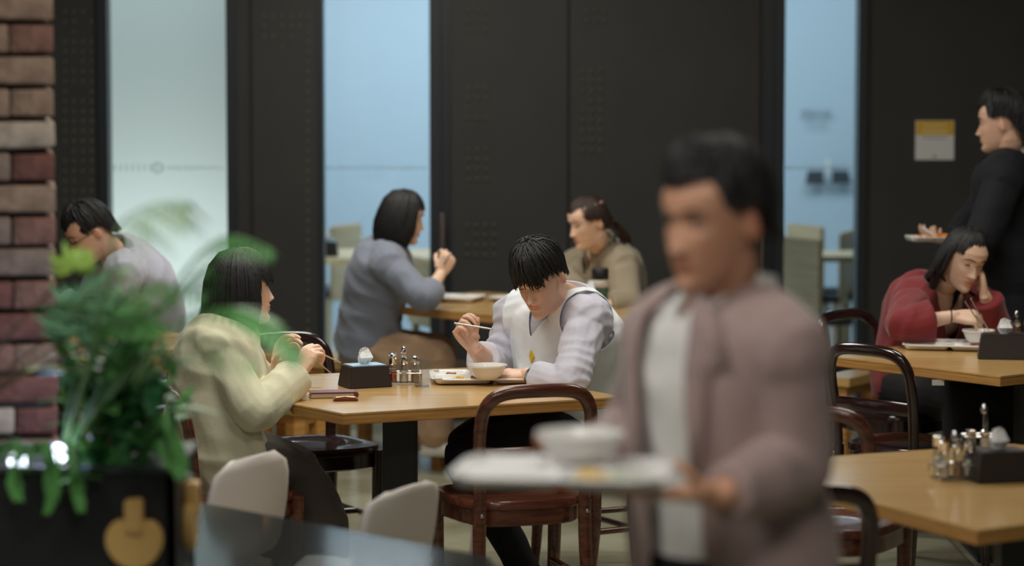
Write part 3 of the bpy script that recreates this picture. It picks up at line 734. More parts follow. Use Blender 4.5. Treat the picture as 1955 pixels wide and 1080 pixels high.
TS = [(-.14, .150, .100), (0, .165, .118), (.22, .150, .108), (.45, .142, .104), (.68, .160, .115), (.86, .165, .108), (.95, .130, .090), (1.03, .075, .066), (1.12, .058, .058)]
class Fig:
    def __init__(s, label, base, sp):
        s.sp = sp; s.root = thing('person', label, 'person', base)
        s.fem = sp.get('fem', False); s.k = sp.get('scale', 1.0)
        s.hip = V(sp['hip']); s.nb = V(sp['neck']); s.face = V((math.cos(math.radians(sp['face'])), math.sin(math.radians(sp['face'])), 0))
        s.pr = s.face.cross(V((0, 0, 1))); s.SR, s.SL = V(sp['SR']), V(sp['SL']); s.cr = (s.SR - s.SL).normalized()
        mid = (s.hip + s.nb) / 2 - s.face * sp.get('slouch', .04)
        s.mid = mid
        s.Hd = Matrix.Translation(V(sp['head'])) @ (basis(sp['look'], sp.get('hup', (0, 0, 1)))).to_4x4() @ Matrix.Scale(sp.get('hs', 1.0), 4)
    def spine(s, t):
        if t < 0: return s.hip + (s.mid - s.hip).normalized() * t * .5
        if t > 1: return s.nb + (s.nb - s.mid).normalized() * (t - 1) * .5
        return s.hip * (1 - t) ** 2 + (s.mid * 2 - (s.hip + s.nb) * .5) * 2 * t * (1 - t) + s.nb * t * t
    def frame(s, t):
        tt = max(0, min(1, t)); r = s.pr.lerp(s.cr, smooth(.15, .85, tt)).normalized(); d = (s.spine(t + .03) - s.spine(t - .03)).normalized()
        f = d.cross(r).normalized(); r = f.cross(d).normalized(); 
        return r, f
    def torso(s, g, off=0, t0=-.14, t1=1.12, wide=1.0, belly=0, shoulder=.0):
        w = s.sp.get('wide', 1.0) * (.86 if s.fem else 1.0); secs = []; T = np.array(TS)
        for t in np.linspace(t0, t1, 22):
            rx = float(np.interp(t, T[:, 0], T[:, 1])) * w; ry = float(np.interp(t, T[:, 0], T[:, 2])) * w
            o = off * (1 if t < .95 else max(.25, 1 - (t - .95) * 6)); r, f = s.frame(t); c = s.spine(t)
            bust = (.03 * gs(t - .70, .16) if s.fem else .0) + belly * gs(t - .3, .25)
            secs.append((c, r, f, (rx + o) * wide, ry + o + bust, ry + o))
        g.loft(secs, n=32, pw=2.3)
        if t1 < .8: return
        c = s.spine(.88)
        for S in (s.SR, s.SL):
            g.tube([c + (S - c) * .25, c + (S - c) * .6 + V((0, 0, .008)), S], [(.066 + off) * w, (.061 + off) * w, (.057 + off + shoulder) * w], n=16, sub=3)
    def arm(s, g, side, off=0, to=1.0, r=(.053, .045, .042, .030), flare=0, flat=False):
        S, E, Wp = (s.SR, s.sp['ER'], s.sp['WR']) if side == 'R' else (s.SL, s.sp['EL'], s.sp['WL']); E, Wp = V(E), V(Wp)
        if to > 1.001: to = 1
        w = .86 if s.fem else 1.0; r = [x * w for x in r]
        end = E + (Wp - E) * to; pts = [S, S.lerp(E, .5), S.lerp(E, .93), E.lerp(end, .12 / max(to, .2)), E.lerp(end, .55), end]
        re = r[2] * (1 - to) + r[3] * to
        g.tube(pts, [r[0] + off, r[1] + off * 1.05, r[1] * .96 + off * 1.1, r[2] + off * 1.1, (r[2] + re) / 2 + off * 1.0 + flare * .5, re + off * .8 + flare], n=16, sub=3, flat=flat)
    def leg(s, g, side, off=0, r=(.085, .066, .056, .052, .038), to=1.0, flare=0):
        K, A = (V(s.sp['KR']), V(s.sp['AR'])) if side == 'R' else (V(s.sp['KL']), V(s.sp['AL']))
        H = s.hip + s.pr * (.085 if side == 'R' else -.085) + V((0, 0, -.01)); w = .92 if s.fem else 1.0; r = [x * w for x in r]
        d = A - K; end = K + d * to
        g.tube([H, H.lerp(K, .5), H.lerp(K, .94), K + (end - K) * .1, K + (end - K) * .45, end], [r[0] + off, r[1] + .006 + off, r[2] + off, r[2] - .002 + off, r[3] + off + flare * .4, r[4] + off + flare], n=16, sub=3)
    def body(s, m, eyes='down', brow='hair'):
        sp = s.sp; M4 = s.Hd; g = G(); head_geo(g, M4, s.fem)
        hk = sp.get('hs', 1.0); nr = (.047 if s.fem else .056)
        r_, f_ = s.frame(.98)
        g.tube([s.spine(.9), s.nb + f_ * .005, M4 @ V((0, -.022, -.075)), M4 @ V((0, -.02, -.03))], [nr + .03, nr + .004, nr, nr], n=16, sub=4)
        hm = remesh(g, sp.get('hvox', .0028), 1, .4)
        g = G(); s.torso(g, -.008, t1=1.02)
        for q in 'RL': s.arm(g, q, -.012, 1); s.leg(g, q, -.008)
        bm_ = remesh(g, .010, 2); parts = [hm, bm_]
        for q, sd in (('R', 1), ('L', -1)):
            h = sp.get('hand' + q)
            if not h: continue
            g = G(); E, Wp = V(sp['E' + q]), V(sp['W' + q]); w = .86 if s.fem else 1.0
            g.tube([E.lerp(Wp, .35), E.lerp(Wp, .7), Wp], [.038 * w, .032 * w, .0255 * w], n=14, sub=3)
            hand_geo(g, Wp, h[0], h[1], sd, h[2], h[3], s=.92 if s.fem else 1.0, thumb2=h[4] if len(h) > 4 else None)
            parts.append(remesh(g, sp.get('handvox', .0028), 1, .4))
        me = join_meshes(parts); n = len(me.vertices)
        co = np.empty(n * 3); me.vertices.foreach_get('co', co); co = co.reshape(-1, 3)
        inv = np.array(M4.inverted()); lc = co @ inv[:3, :3].T + inv[:3, 3]; x, y, z = lc.T
        tint = np.ones((n, 4)); nh = len(hm.vertices); near = (np.abs(x) < .1) & (np.abs(z) < .13) & (y > 0) & (np.arange(n) < nh)
        lip = np.exp(-(x / .024) ** 4) * np.exp(-((z + .0605) / .0105) ** 4) * near * (y > .06)
        lc_ = np.array([.72, .42, .42]) if s.fem else np.array([.80, .60, .58])
        ck = (np.exp(-((np.abs(x) - .04) / .022) ** 2) * np.exp(-((z + .022) / .02) ** 2)) * near * .25
        for c in range(3): tint[:, c] = 1 - lip * (1 - lc_[c]) - ck * (1 - (1.0, .82, .82)[c])
        ear = (np.abs(x) > .074) & (np.arange(n) < nh) & (np.abs(z) < .05); tint[ear, 1] *= .86; tint[ear, 2] *= .86
        a = me.color_attributes.new('tint', 'FLOAT_COLOR', 'POINT'); a.data.foreach_set('color', tint.ravel())
        for m_ in parts: bpy.data.meshes.remove(m_)
        s.b = obj('body', me, m, s.root, world=True, ang=80)
        sc = hk
        def fy(x_, z_): return face_y(x_, z_, s.fem)
        for sx in (-1, 1):
            g = G(); pts = [M4 @ V((sx * X, fy(sx * X, Z) + .0025, Z)) for X, Z in ((.013, .029), (.024, .0325), (.036, .034), (.050, .028))]
            g.tube(pts, [.0022, .0030, .0028, .0010] if not s.fem else [.0014, .0020, .0018, .0008], n=6, sub=3); obj('eyebrow', g, M[brow], s.root, world=True)
            ez = .0105
            if eyes == 'open':
                g = G(); c = M4 @ V((sx * .031, .0705, ez)); R3 = M4.to_3x3().normalized(); g.ell(c, (.0115 * sc, .0075 * sc, .0042 * sc), R3, n=14, k=8); obj('eye', g, M['eye_white'], s.root, world=True)
                g = G(); g.ell(M4 @ V((sx * .031, .0760, ez)), (.0046 * sc, .0028 * sc, .0040 * sc), R3, n=12, k=6); obj('iris', g, M['iris'], s.root, world=True)
                lz = ez + .005
            else: lz = ez - .004
            g = G(); pts = []
            for u in (-1, -.5, 0, .5, 1): pts.append(M4 @ V((sx * (.031 + u * .0135), .0775 - .004 * u * u - (.003 if u > .5 else 0), lz + (.0 if eyes == 'open' else 1) * .003 * u * u - (.0025 * u * u if eyes == 'open' else 0))))
            g.tube(pts, [.0007, .0014, .0016, .0015, .0008], n=5, sub=3); obj('eyelash', g, M['hair'], s.root, world=True)
    def hair(s, style, m='hair', seed=1, extra=None, nst=230):
        g = hair_geo(style, s.Hd, seed, nst)
        if extra: extra(g, s.Hd)
        return obj('hair', g, M[m], s.root, world=True, ang=75)
    def garment(s, name, build, m, vox=.007, fold=.006, wl=.09, sm=3, seed=3, cuts=None, label=None, mask=None):
        g = G(); build(g); me = remesh(g, vox, sm)
        if fold: folds(me, fold, wl, seed, mask)
        if cuts: cut(me, cuts)
        o = obj(name, me, M[m], s.root, world=True, ang=80)
        if cuts: md = o.modifiers.new('s', 'SOLIDIFY'); md.thickness = .003; md.offset = 1
        if label: o['label'] = label
        return o
    def shoes(s, m='rubber_black', d=None):
        for q in 'RL':
            A = V(s.sp['A' + q]); f = V(d) if d else s.face; f = V((f.x, f.y, 0)).normalized(); r = f.cross(V((0, 0, 1)))
            z0 = max(0.0, A.z - .085); c = V((A.x, A.y, z0)); g = G()
            secs = [(c - f * .055 + V((0, 0, .035)), r, V((0, 0, 1)), .022, .03, .032), (c - f * .03 + V((0, 0, .04)), r, V((0, 0, 1)), .036, .05, .038), (c + f * .03 + V((0, 0, .04)), r, V((0, 0, 1)), .038, .05, .038), (c + f * .09 + V((0, 0, .032)), r, V((0, 0, 1)), .044, .022, .030), (c + f * .15 + V((0, 0, .028)), r, V((0, 0, 1)), .040, .015, .026), (c + f * .19 + V((0, 0, .024)), r, V((0, 0, 1)), .022, .008, .02)]
            g.loft(secs, n=16); obj('shoe', g, M[m], s.root, world=True, ang=60)
    def neckcut(s, v=0.0, open_=.065):
        c = s.nb; d = (s.spine(1.02) - s.spine(.95)).normalized(); r, f = s.frame(.95)
        def pred(p):
            q = p - c; h = q.dot(d); x = q.dot(r); y = q.dot(f)
            rad = math.hypot(x, y)
            if h > .035: return rad < .105 and h < .16
            if v and y > 0 and h > -v: return rad < .2 and abs(x) < open_ * (h + v) / v
            return False
        return pred
    def collar(s, m, rad=.062, h=.035, flap=.06, name='collar', spread=.9):
        d = (s.spine(1.05) - s.spine(.95)).normalized(); r, f = s.frame(.97); c = s.nb + d * .012; g = G(); n = 28; rs = []
        for j in range(n + 1):
            a = math.radians(100 + 340 * j / n); u = V((0, 0, 0)) + r * math.cos(a) * rad + f * math.sin(a) * rad * 1.02
            dirn = (r * math.cos(a) + f * math.sin(a))
            fr = smooth(.6, 1, abs(j / n * 2 - 1)); dn = h * (.9 + fr * flap / h * .7)
            base = c + u - d * (.012 * fr)
            rs.append([base - d * .01, base + d * h * .8, base + dirn * .006 + d * h * .82, base + dirn * (.016 + .008 * fr) + d * (h * .8 - dn), base + dirn * .010 + d * (h * .8 - dn)])
        g.rings(rs); return obj(name, g, m, s.root, world=True, ang=50)

# ------------------------------------------------------------------ tableware
def sd_box(x, y, c, h, r):
    qx, qy = abs(x - c[0]) - h[0] + r, abs(y - c[1]) - h[1] + r
    return math.hypot(max(qx, 0), max(qy, 0)) + min(max(qx, qy), 0) - r
COMP = [((-.118, .062), (.056, .056)), ((0, .062), (.052, .056)), ((.118, .062), (.056, .056)), ((-.085, -.063), (.088, .056)), ((.092, -.063), (.082, .056))]
def lunch_tray(label, x, y, z, rz, grp='white compartment lunch trays', s=1.0):
    t = thing('lunch_tray', label, 'tray', (x, y, z), rz, grp); W_, D_ = .185 * s, .135 * s
    nx, ny = 56, 42; vs = []; fs = []
    for j in range(ny + 1):
        for i in range(nx + 1):
            u, v = i / nx * 2 - 1, j / ny * 2 - 1
            k = 1 - .12 * (abs(u) ** 8) * (abs(v) ** 8) * 1.6
            X, Y = u * .185 * k, v * .135 * k
            d = min(sd_box(X, Y, c, h, .02) for c, h in COMP)
            hgt = .006 + .016 * smooth(-.012, .002, d); e = max(abs(u), abs(v))
            if e > .97: hgt = .020
            vs.append((X * s, Y * s, hgt))
    for j in range(ny):
        for i in range(nx): a = j * (nx + 1) + i; fs.append((a, a + 1, a + nx + 2, a + nx + 1))
    g = G(); g.add(vs, fs); o = obj('tray', g, M['melamine'], t, ang=80); md = o.modifiers.new('s', 'SOLIDIFY'); md.thickness = .004
    return t
def food(name, t, m, cx, cy, rx, ry, n, r0, z=.008, hgt=.01, kind=None, label=None):
    g = G(); rd = random.Random(n + int(cx * 1000))
    for k in range(n):
        a = rd.uniform(0, 6.28); q = math.sqrt(rd.random()); r = r0 * rd.uniform(.7, 1.3); g.ell((cx + q * rx * math.cos(a), cy + q * ry * math.sin(a), z + hgt * (1 - q) + r * .5), (r, r * rd.uniform(.6, 1), r * .7), n=8, k=5)
    o = obj(name, g, M[m], t); 
    if kind: o['kind'] = kind
    return o
def bowl(label, x, y, z, r=.062, h=.045, grp='white soup bowls', soup='salt'):
    t = thing('bowl', label, 'bowl', (x, y, z), 0, grp)
    g = G(); g.lathe([(r * .52, .0), (r * .56, 0), (r * .60, .004), (r * .78, h * .25), (r * .90, h * .6), (r * .97, h * .85), (r * 1.05, h * .88), (r * 1.05, h), (r * .97, h), (r * .90, h * .82), (r * .80, h * .35), (r * .5, h * .12), (.001, h * .11)], n=36); obj('dish', g, M['bowl_in'], t, ang=35)
    g = G(); g.lathe([(r * .86, h * .5), (r * .86, h * .56), (.001, h * .57)], n=24); obj('soup', g, M[soup], t)
    return t
def tissue_box(label, x, y, z, rz, w=.15, d=.12, h=.072, grp='black tapered tissue boxes', s=1, film='tissue_film'):
    t = thing('tissue_box', label, 'tissue box', (x, y, z), rz, grp)
    g = G(); g.box((0, 0, h / 2), (w, d, h), taper=.86); obj('box', g, M['box_black'], t, bev=.002, smooth=False)
    g = G(); g.box((0, 0, h + .001), (w * .78, d * .74, .004)); obj('film', g, M[film], t)
    g = G(); rs = []; n = 16
    for i, (zz, r) in enumerate([(0, .007), (.010, .015), (.024, .020), (.040, .015), (.054, .011), (.060, .002)]):
        rs.append([V((r * math.cos(2 * PI * j / n) * (1 + .5 * math.sin(j * 2.4 + i)) , .5 * r * math.sin(2 * PI * j / n) * (1 + .5 * math.sin(j * 3.1 + i * 2)) + .004 * math.sin(i * 2.2), h + zz * s)) for j in range(n)])
    g.rings(rs); obj('tissue', g, M['tissue'], t, ang=60)
    return t
def jar(label, x, y, z, r, h, fill, lid='ball', grp='condiment jars in the chrome caddies'):
    t = thing('condiment_jar', label, 'jar', (x, y, z), 0, grp)
    g = G(); g.lathe([(r * .9, 0), (r, .004), (r, h * .72), (r * .8, h * .76)], n=18); obj('jar', g, M['jar_glass'], t)
    g = G(); g.lathe([(r * .82, .004), (r * .86, .006), (r * .86, h * .45), (.001, h * .46)], n=16); obj('contents', g, M[fill], t)
    g = G()
    if lid == 'ball': g.lathe([(r * .9, h * .74), (r * .95, h * .76), (r * .95, h * .86), (r * .7, h * .89), (r * .5, h * .90), (r * .75, h * .94), (r * .6, h * .99), (.001, h)], n=18)
    else: g.lathe([(r * .9, h * .74), (r * .96, h * .76), (r * .96, h * .96), (r * 1.02, h * .98), (r * .9, h), (.001, h)], n=18)
    obj('lid', g, M['chrome'], t)
    return t
def caddy(where, x, y, z, rz, fills, sp=.028, h=.085):
    t = thing('condiment_caddy', 'chrome wire condiment caddy ' + where, 'caddy', (x, y, z), rz)
    W_ = .115; D_ = .06
    g = G(); g.box((0, 0, .003), (W_, D_, .006)); obj('base', g, M['chrome'], t, bev=.002)
    g = G()
    for zz in (.038,):
        P = [(-W_ / 2, -D_ / 2), (W_ / 2, -D_ / 2), (W_ / 2, D_ / 2), (-W_ / 2, D_ / 2)]
        for i in range(4): g.tube([(*P[i], zz), (*P[(i + 1) % 4], zz)], .0022, n=8, sub=1)
        for i in range(4): g.tube([(*P[i], .003), (*P[i], zz)], .002, n=8, sub=1)
    obj('rail', g, M['chrome'], t)
    g = G(); g.tube([(0, 0, .005), (0, 0, .115)], .0025, n=8, sub=1); g.lathe([(.002, .098), (.009, .102), (.010, .112), (.006, .122), (.001, .126)], n=14); obj('handle', g, M['chrome'], t)
    c, s = math.cos(rz), math.sin(rz)
    for i, f in enumerate(fills):
        lx = (-.038, .0, .038)[i % 3]; ly = -.016 if i < 3 else .016
        if abs(lx) < .001: ly *= 1.1
        jar('glass %s jar, %s slot of caddy %s' % ({'red_sauce': 'red sauce', 'salt': 'salt', 'spice': 'brown spice'}[f], ('left', 'middle', 'right')[i % 3] + (' front' if i < 3 else ' back'), where), x + lx * c - ly * s, y + lx * s + ly * c, z + .0065, .0145, h * (1 if i != 3 else 1.12), f, 'flat' if i % 3 == 0 else 'ball')
    return t
def rod(name, label, cat, a, b, r0, r1, m, grp=None):
    a, b = V(a), V(b); g = G(); g.tube([a, b], [r0, r1], n=8, sub=1); me = g.mesh(name); me.transform(Matrix.Translation(-a)); o = link(name, me, M[m]); o.location = a
    return tag(o, label, cat, grp)
ZT = .731
# middle table
p = atz(703, 738, ZT); tissue_box('black tapered tissue box with blue film on the middle oak table', p.x - .012, p.y + .02, ZT, math.radians(25), .150, .115, .070)
p = atz(772, 733, ZT); caddy('on the middle table', p.x - .002, p.y + .01, ZT, math.radians(4), ['red_sauce', 'salt', 'spice', 'salt', 'spice', 'salt'])
p = atz(933, 727, ZT); tr = lunch_tray('white lunch tray in front of the man in the white vest', p.x, p.y + .02, ZT, math.radians(4), s=1.08)
food('meatball', tr, 'food_brown', -.05, -.03, .016, .012, 5, .011); food('rice', tr, 'rice', .09, -.06, .05, .03, 60, .006, kind='stuff'); food('greens', tr, 'veg', -.02, -.08, .02, .015, 12, .006, kind='stuff'); food('sprouts', tr, 'egg', -.1, -.05, .02, .02, 12, .006, kind='stuff'); food('kimchi', tr, 'food_brown', -.12, .06, .02, .02, 8, .007, kind='stuff')
p = atz(930, 723, ZT + .02); bowl('white plastic soup bowl on the vest man tray', p.x, p.y, ZT + .021, .063, .047)
p = atz(634, 757, ZT); t = thing('phone_case', 'maroon flip phone case lying on the near left table edge', 'phone case', (p.x, p.y, ZT), math.radians(10))
g = G(); g.box((0, 0, .004), (.145, .075, .006)); obj('back_cover', g, M['beige_leather'], t, bev=.0025)
g = G(); g.box((0, 0, .0105), (.14, .072, .007)); obj('phone', g, M['label_white'], t, bev=.002)
g = G(); g.box((0, 0, .0165), (.146, .076, .004)); g.tube([(.073, -.036, .009), (.073, .036, .009)], .009, sub=1, flat=True, n=12); obj('front_cover', g, M['maroon'], t, bev=.001)
p = atz(660, 764, ZT); t = thing('key_holder', 'small brown leather key holder in front of the phone case', 'key holder', (p.x, p.y - .005, ZT), math.radians(6))
g = G(); g.box((0, 0, .004), (.082, .03, .007)); obj('leather', g, M['maroon'], t, bev=.003)
M['brass'] = mat('brass', srgb(196, 160, 110), .3, .8)
for k in (-1, 1): g = G(); g.tube([(k * .03, -.006, .010), (-k * .01, .006, .011)], .0035, sub=1); obj('key', g, M['brass'], t)
p = atz(601, 748, ZT); t = tag(obj('paper_slip', (lambda g: (g.box((0, 0, 0), (.05, .002, .035)), g)[1])(G()), M['paper'], smooth=False), 'small cream paper card standing by the woman sleeve', 'paper'); t.location = (p.x - .01, p.y + .12, ZT + .0185)
p = atz(806, 738, ZT); t = tag(obj('card_stand', (lambda g: (g.box((0, 0, .045), (.045, .003, .09)), g.box((0, .012, .0015), (.045, .03, .003)), g)[2])(G()), M['acrylic'], smooth=False), 'clear acrylic card stand right of the condiment caddy', 'card stand'); t.location = (p.x, p.y, ZT + .0005)
# window table
def plate(label, px, py, r=.11, z=ZT, grp='white plates on the window table'):
    p = atz(px, py, z); t = thing('plate', label, 'plate', (p.x, p.y, z), 0, grp)
    g = G(); g.lathe([(r * .6, 0), (r * .62, .004), (r, .016), (r, .019), (r * .66, .008), (.001, .007)], n=32); obj('dish', g, M['melamine'], t); return t
p = atz(858, 573, ZT); tr = lunch_tray('white lunch tray with a spoon before the blue shirt woman', p.x, p.y, ZT, math.radians(-20), s=.8)
food('rice', tr, 'rice', -.06, .03, .03, .02, 20, .006, kind='stuff')
p = atz(785, 569, ZT); tr = lunch_tray('white lunch tray at the left window table corner, partly behind her elbow', p.x - .02, p.y + .16, ZT, math.radians(30), s=.5)
food('salad', tr, 'veg', 0, -.03, .03, .03, 20, .007, kind='stuff')
plate('white plate beside the vest man head on the window table', 968, 574, .085)
tissue_box('black tissue box before the olive shirt woman', .325, 11.30, ZT, math.radians(-40), .10, .09, .10)
p = atz(1146, 580, ZT)
t = thing('tumbler', 'green tumbler with black lid and pale label before the olive shirt woman', 'tumbler', (.372, 11.46, ZT))
g = G(); g.lathe([(.030, 0), (.032, .004), (.034, .12), (.034, .155)], n=28); obj('body', g, M['green'], t)
g = G(); g.lathe([(.0335, .150), (.036, .153), (.036, .192), (.032, .197), (.001, .198)], n=28); obj('lid', g, M['rubber_black'], t)
g = G(); g.lathe([(.0345, .118), (.0352, .119), (.0352, .148), (.0345, .149)], n=28); obj('label', g, M['label_white'], t)
# red sweater table
p = atz(1812, 664, ZT); tr = lunch_tray('white lunch tray under the red sweater woman chopsticks', p.x, p.y, ZT, math.radians(-12), s=.92)
food('meatball', tr, 'food_brown', .10, -.03, .012, .012, 3, .012); food('rice', tr, 'rice', -.0, .05, .03, .03, 30, .006, kind='stuff')
g = G(); g.ell((-.08, -.06, .012), (.022, .012, .003)); g.tube([(-.06, -.058, .012), (.02, -.05, .022)], .002, sub=1); obj('spoon', g, M['steel'], tr)
p = atz(1868, 655, ZT + .02); bowl('white soup bowl between the chopsticks and the tissue box', p.x, p.y, ZT + .0205, .058, .05)
p = atz(1903, 684, ZT); tissue_box('black tissue box in front of the red sweater woman', p.x + .03, p.y + .02, ZT, math.radians(-8), .19, .12, .085, film='box_black')
p = atz(1950, 655, ZT); caddy('near the red sweater woman', p.x - .02, p.y, ZT, math.radians(0), ['salt', 'spice', 'red_sauce'])
p = pt(1791, 727, 9.44); t = tag(obj('price_tag', (lambda g: (g.box((0, 0, -.0), (.042, .001, .02)), g)[1])(G()), M['label_white'], smooth=False), 'small white tag under the red sweater woman table edge', 'tag'); t.location = (p.x, p.y, .682)
# near right table
p = atz(1822, 914, ZT); caddy('left of the nearest tissue box', p.x, p.y, ZT, math.radians(20), ['salt', 'spice', 'salt', 'salt'], h=.095)
p = atz(1902, 918, ZT); tissue_box('black tissue box on the lower right table', p.x + .01, p.y + .03, ZT, math.radians(14), .16, .125, .075, film='box_black')
p = atz(1878, 857, ZT); caddy('at the lower right table far edge', p.x, p.y, ZT, 0, ['spice', 'salt'], h=.05)
# bench tray
p = atz(512, 674, .45); t = thing('steel_tray', 'dull steel tray resting on the long oak bench', 'tray', (p.x + .03, p.y + .12, .45))
g = G(); g.prism([(-.12, -.08), (.12, -.08), (.12, .08), (-.12, .08)], 0, .02); obj('tray', g, M['steel'], t, bev=.006)
p = pt(632, 482, 14.95); tissue_box('dark tissue box in the back room, second window', p.x - .02, p.y, .732, 0, .12, .1, .08)
# poster and door sign
p0, p1 = pt(1748, 230, WY - .003), pt(1821, 305, WY - .003)
t = thing('poster', 'white notice with yellow header taped to the black wall', 'poster', (p0.x, WY - .002, p1.z)); w_, h_ = p1.x - p0.x, p0.z - p1.z
g = G(); g.box((w_ / 2, 0, h_ / 2), (w_, .002, h_)); obj('sheet', g, M['paper'], t, smooth=False)
g = G(); g.box((w_ / 2, -.0015, h_ * .81), (w_ * .97, .0015, h_ * .36)); obj('header', g, M['poster_yellow'], t, smooth=False)
g = G()
for k in range(9): g.box((w_ * (.24 + .065 * k), -.0028, h_ * .87), (.008, .001, .010)); g.box((w_ * (.2 + .075 * k), -.0028, h_ * .73), (.010, .001, .013))
o = obj('lettering', g, M['ink_pale'], t, smooth=False)
g = G(); g.box((w_ * .5, -.0014, h_ * .55), (w_ * .6, .001, .003)); g.box((w_ * .5, -.0014, h_ * .08), (w_ * .12, .001, .006)); obj('fine_print', g, M['ink'], t, smooth=False)
def text(body, loc, size, m, parent, rot=(PI / 2, 0, 0)):
    c = bpy.data.curves.new('lettering', 'FONT'); c.body = body; c.size = size; c.align_x = 'CENTER'; c.extrude = .0008
    o = bpy.data.objects.new('lettering', c); COL.objects.link(o); dg = bpy.context.evaluated_depsgraph_get(); me = bpy.data.meshes.new_from_object(o.evaluated_get(dg)); bpy.data.objects.remove(o)
    me.materials.clear(); o = link('lettering', me, M[m], parent, smooth=False); o.location = loc; o.rotation_euler = rot; return o
SY = 18.12
p = pt(1558, 222, SY); t = thing('door_sign', 'dark Korean room name lettering on the blue back wall', 'sign', (p.x, SY, p.z))
text('영양사실', (0, 0, 0), .055, 'ink', t); text('Nutrition Office', (0, 0, -.06), .022, 'ink', t)
p = pt(1586, 341, SY - .2); t = thing('dark_sign_plate', 'pair of dark square cards hanging behind the third window', 'sign', (p.x, SY - .02, p.z))
for k in (-1, 1):
    g = G(); g.prism([(-.07, -.045), (.055, -.045), (.05, .045), (-.055, .045)] if k < 0 else [(-.05, -.04), (.08, -.04), (.06, .045), (-.05, .045)], 0, .01); o = obj('card', g, M['ink'], t); o.rotation_euler = (PI / 2, 0, 0); o.location = (k * .078, 0, 0)
g = G(); g.box((0, .0, .075), (.02, .01, .1)); obj('hanger', g, M['paper'], t)

# ------------------------------------------------------------------ people
# man in white vest
f1 = Fig('man in white vest over pale shirt bent over his lunch tray, lifting a spoon', (.33, 9.42, 0), dict(
    hip=(.23, 9.38, .56), neck=pt(1086, 574, 9.20), face=218, slouch=-.02, SR=pt(988, 604, 9.36), SL=pt(1122, 612, 9.04), scale=1,
    head=pt(1031, 533, 9.02), look=(-.44, -.80, -.44), hup=(-.12, 0, 1), hs=1.0, wide=1.22,
    ER=pt(942, 700, 9.34), WR=pt(904, 664, 9.06), EL=pt(1085, 738, 8.82), WL=pt(1006, 716, 8.98),
    handR=((-.42, .0, .60), (.55, -.45, .2), (62, 66, 70, 74), (.5, .7, .55), (.1, .6, .7)),
    handL=((-.85, .35, .0), (-.1, .3, -1), (25, 30, 34, 38), (.6, .7, .3)),
    KR=(-.16, 9.02, .53), KL=(-.17, 8.80, .52), AR=(.02, 9.15, .1), AL=(.05, 8.98, .1)))
f1.body(M['skin']); f1.hair('fringe', seed=4, nst=420)
def shirt1(g): f1.torso(g, .012, -.1, 1.03); f1.arm(g, 'R', .013, .52, flat=True, flare=.010); f1.arm(g, 'L', .016, .68, flat=True, flare=.008)
f1.garment('shirt', shirt1, 'shirt_lilac', .0055, .014, .075, 2, 5, cuts=f1.neckcut())
def vest1(g):
    f1.torso(g, .024, -.2, .99, shoulder=-.004, belly=.03)
_c1 = f1.neckcut(.10, .055)
def vestcut(p):
    if _c1(p): return True
    for S in (f1.SR, f1.SL):
        if (p - S).dot((S - f1.spine(.86)).normalized()) > -.012 and (p - S).length < .108: return True
    return False
f1.garment('vest', vest1, 'vest', .005, .007, .12, 2, 8, cuts=vestcut)
f1.collar(M['shirt_lilac'], .068, .040, .05)
def jeans1(g): f1.torso(g, .012, -.14, .12); f1.leg(g, 'R', .012); f1.leg(g, 'L', .012)
f1.garment('trousers', jeans1, 'jeans', .008, .006, .09); f1.shoes('rubber_black')
g = G(); a = V(f1.sp['EL']).lerp(V(f1.sp['WL']), .84); ax = (V(f1.sp['WL']) - V(f1.sp['EL'])).normalized(); g.tube([a - ax * .007, a + ax * .007], .034, sub=1, flat=True, n=18); obj('watch_strap', g, M['rubber_black'], f1.root, world=True)
g = G(); q = a + V((-.012, -.034, .006)); g.tube([q, q + V((-.002, -.009, .002))], .017, sub=1, flat=True, n=18); obj('watch_case', g, M['steel'], f1.root, world=True)
g = G(); c = f1.spine(.62); r_, f_ = f1.frame(.62); q = c + f_ * .176 + V((0, 0, .035)) - r_ * .02; g.loft([(q, r_, V((0, 0, 1)), .012, .024, .026), (q + f_ * .008, r_, V((0, 0, 1)), .010, .022, .024)], n=4); obj('chest_print', g, M['yellow'], f1.root, world=True)
rod('spoon', 'steel spoon in the vest man raised hand', 'spoon', pt(868, 617, 8.93), pt(940, 628, 8.90), .0035, .0028, 'steel')

# woman in cream jacket
f2 = Fig('woman with black bob and cream jacket in profile, holding chopsticks', (-.93, 8.55, 0), dict(fem=True,
    hip=(-.93, 8.57, .55), neck=pt(437, 628, 8.66), face=38, slouch=.05, SR=pt(412, 667, 8.50), SL=pt(448, 655, 8.86), head=pt(460, 552, 8.70), look=(.93, .34, .02), hup=(.06, 0, 1), hs=1.02, wide=1.13,
    ER=pt(486, 790, 8.40), WR=pt(573, 712, 8.62), EL=pt(505, 752, 8.98), WL=pt(527, 702, 8.95),
    handR=((.35, .15, .80), (.5, .55, -.3), (52, 55, 60, 65), (.55, .7, .6), (.1, .7, .7)),
    handL=((.25, .1, .95), (.75, -.45, -.1), (34, 36, 42, 48), (.6, .55, .6), (.0, .8, .6)),
    KR=(-.66, 8.68, .50), KL=(-.72, 8.88, .50), AR=(-.70, 8.66, .1), AL=(-.74, 8.86, .1)))
f2.body(M['skin_f'], 'open'); f2.hair('bob', seed=2, nst=300)
def jk2(g): f2.torso(g, .026, -.24, 1.01, wide=1.02); f2.arm(g, 'R', .024, .88, flat=True, flare=.018); f2.arm(g, 'L', .020, .88, flat=True, flare=.014)
f2.garment('jacket', jk2, 'cream', .006, .017, .10, 3, 11, cuts=f2.neckcut())
g = G(); d = (f2.spine(1.05) - f2.spine(.95)).normalized(); n = 24; r_, f_ = f2.frame(.97); rs = []
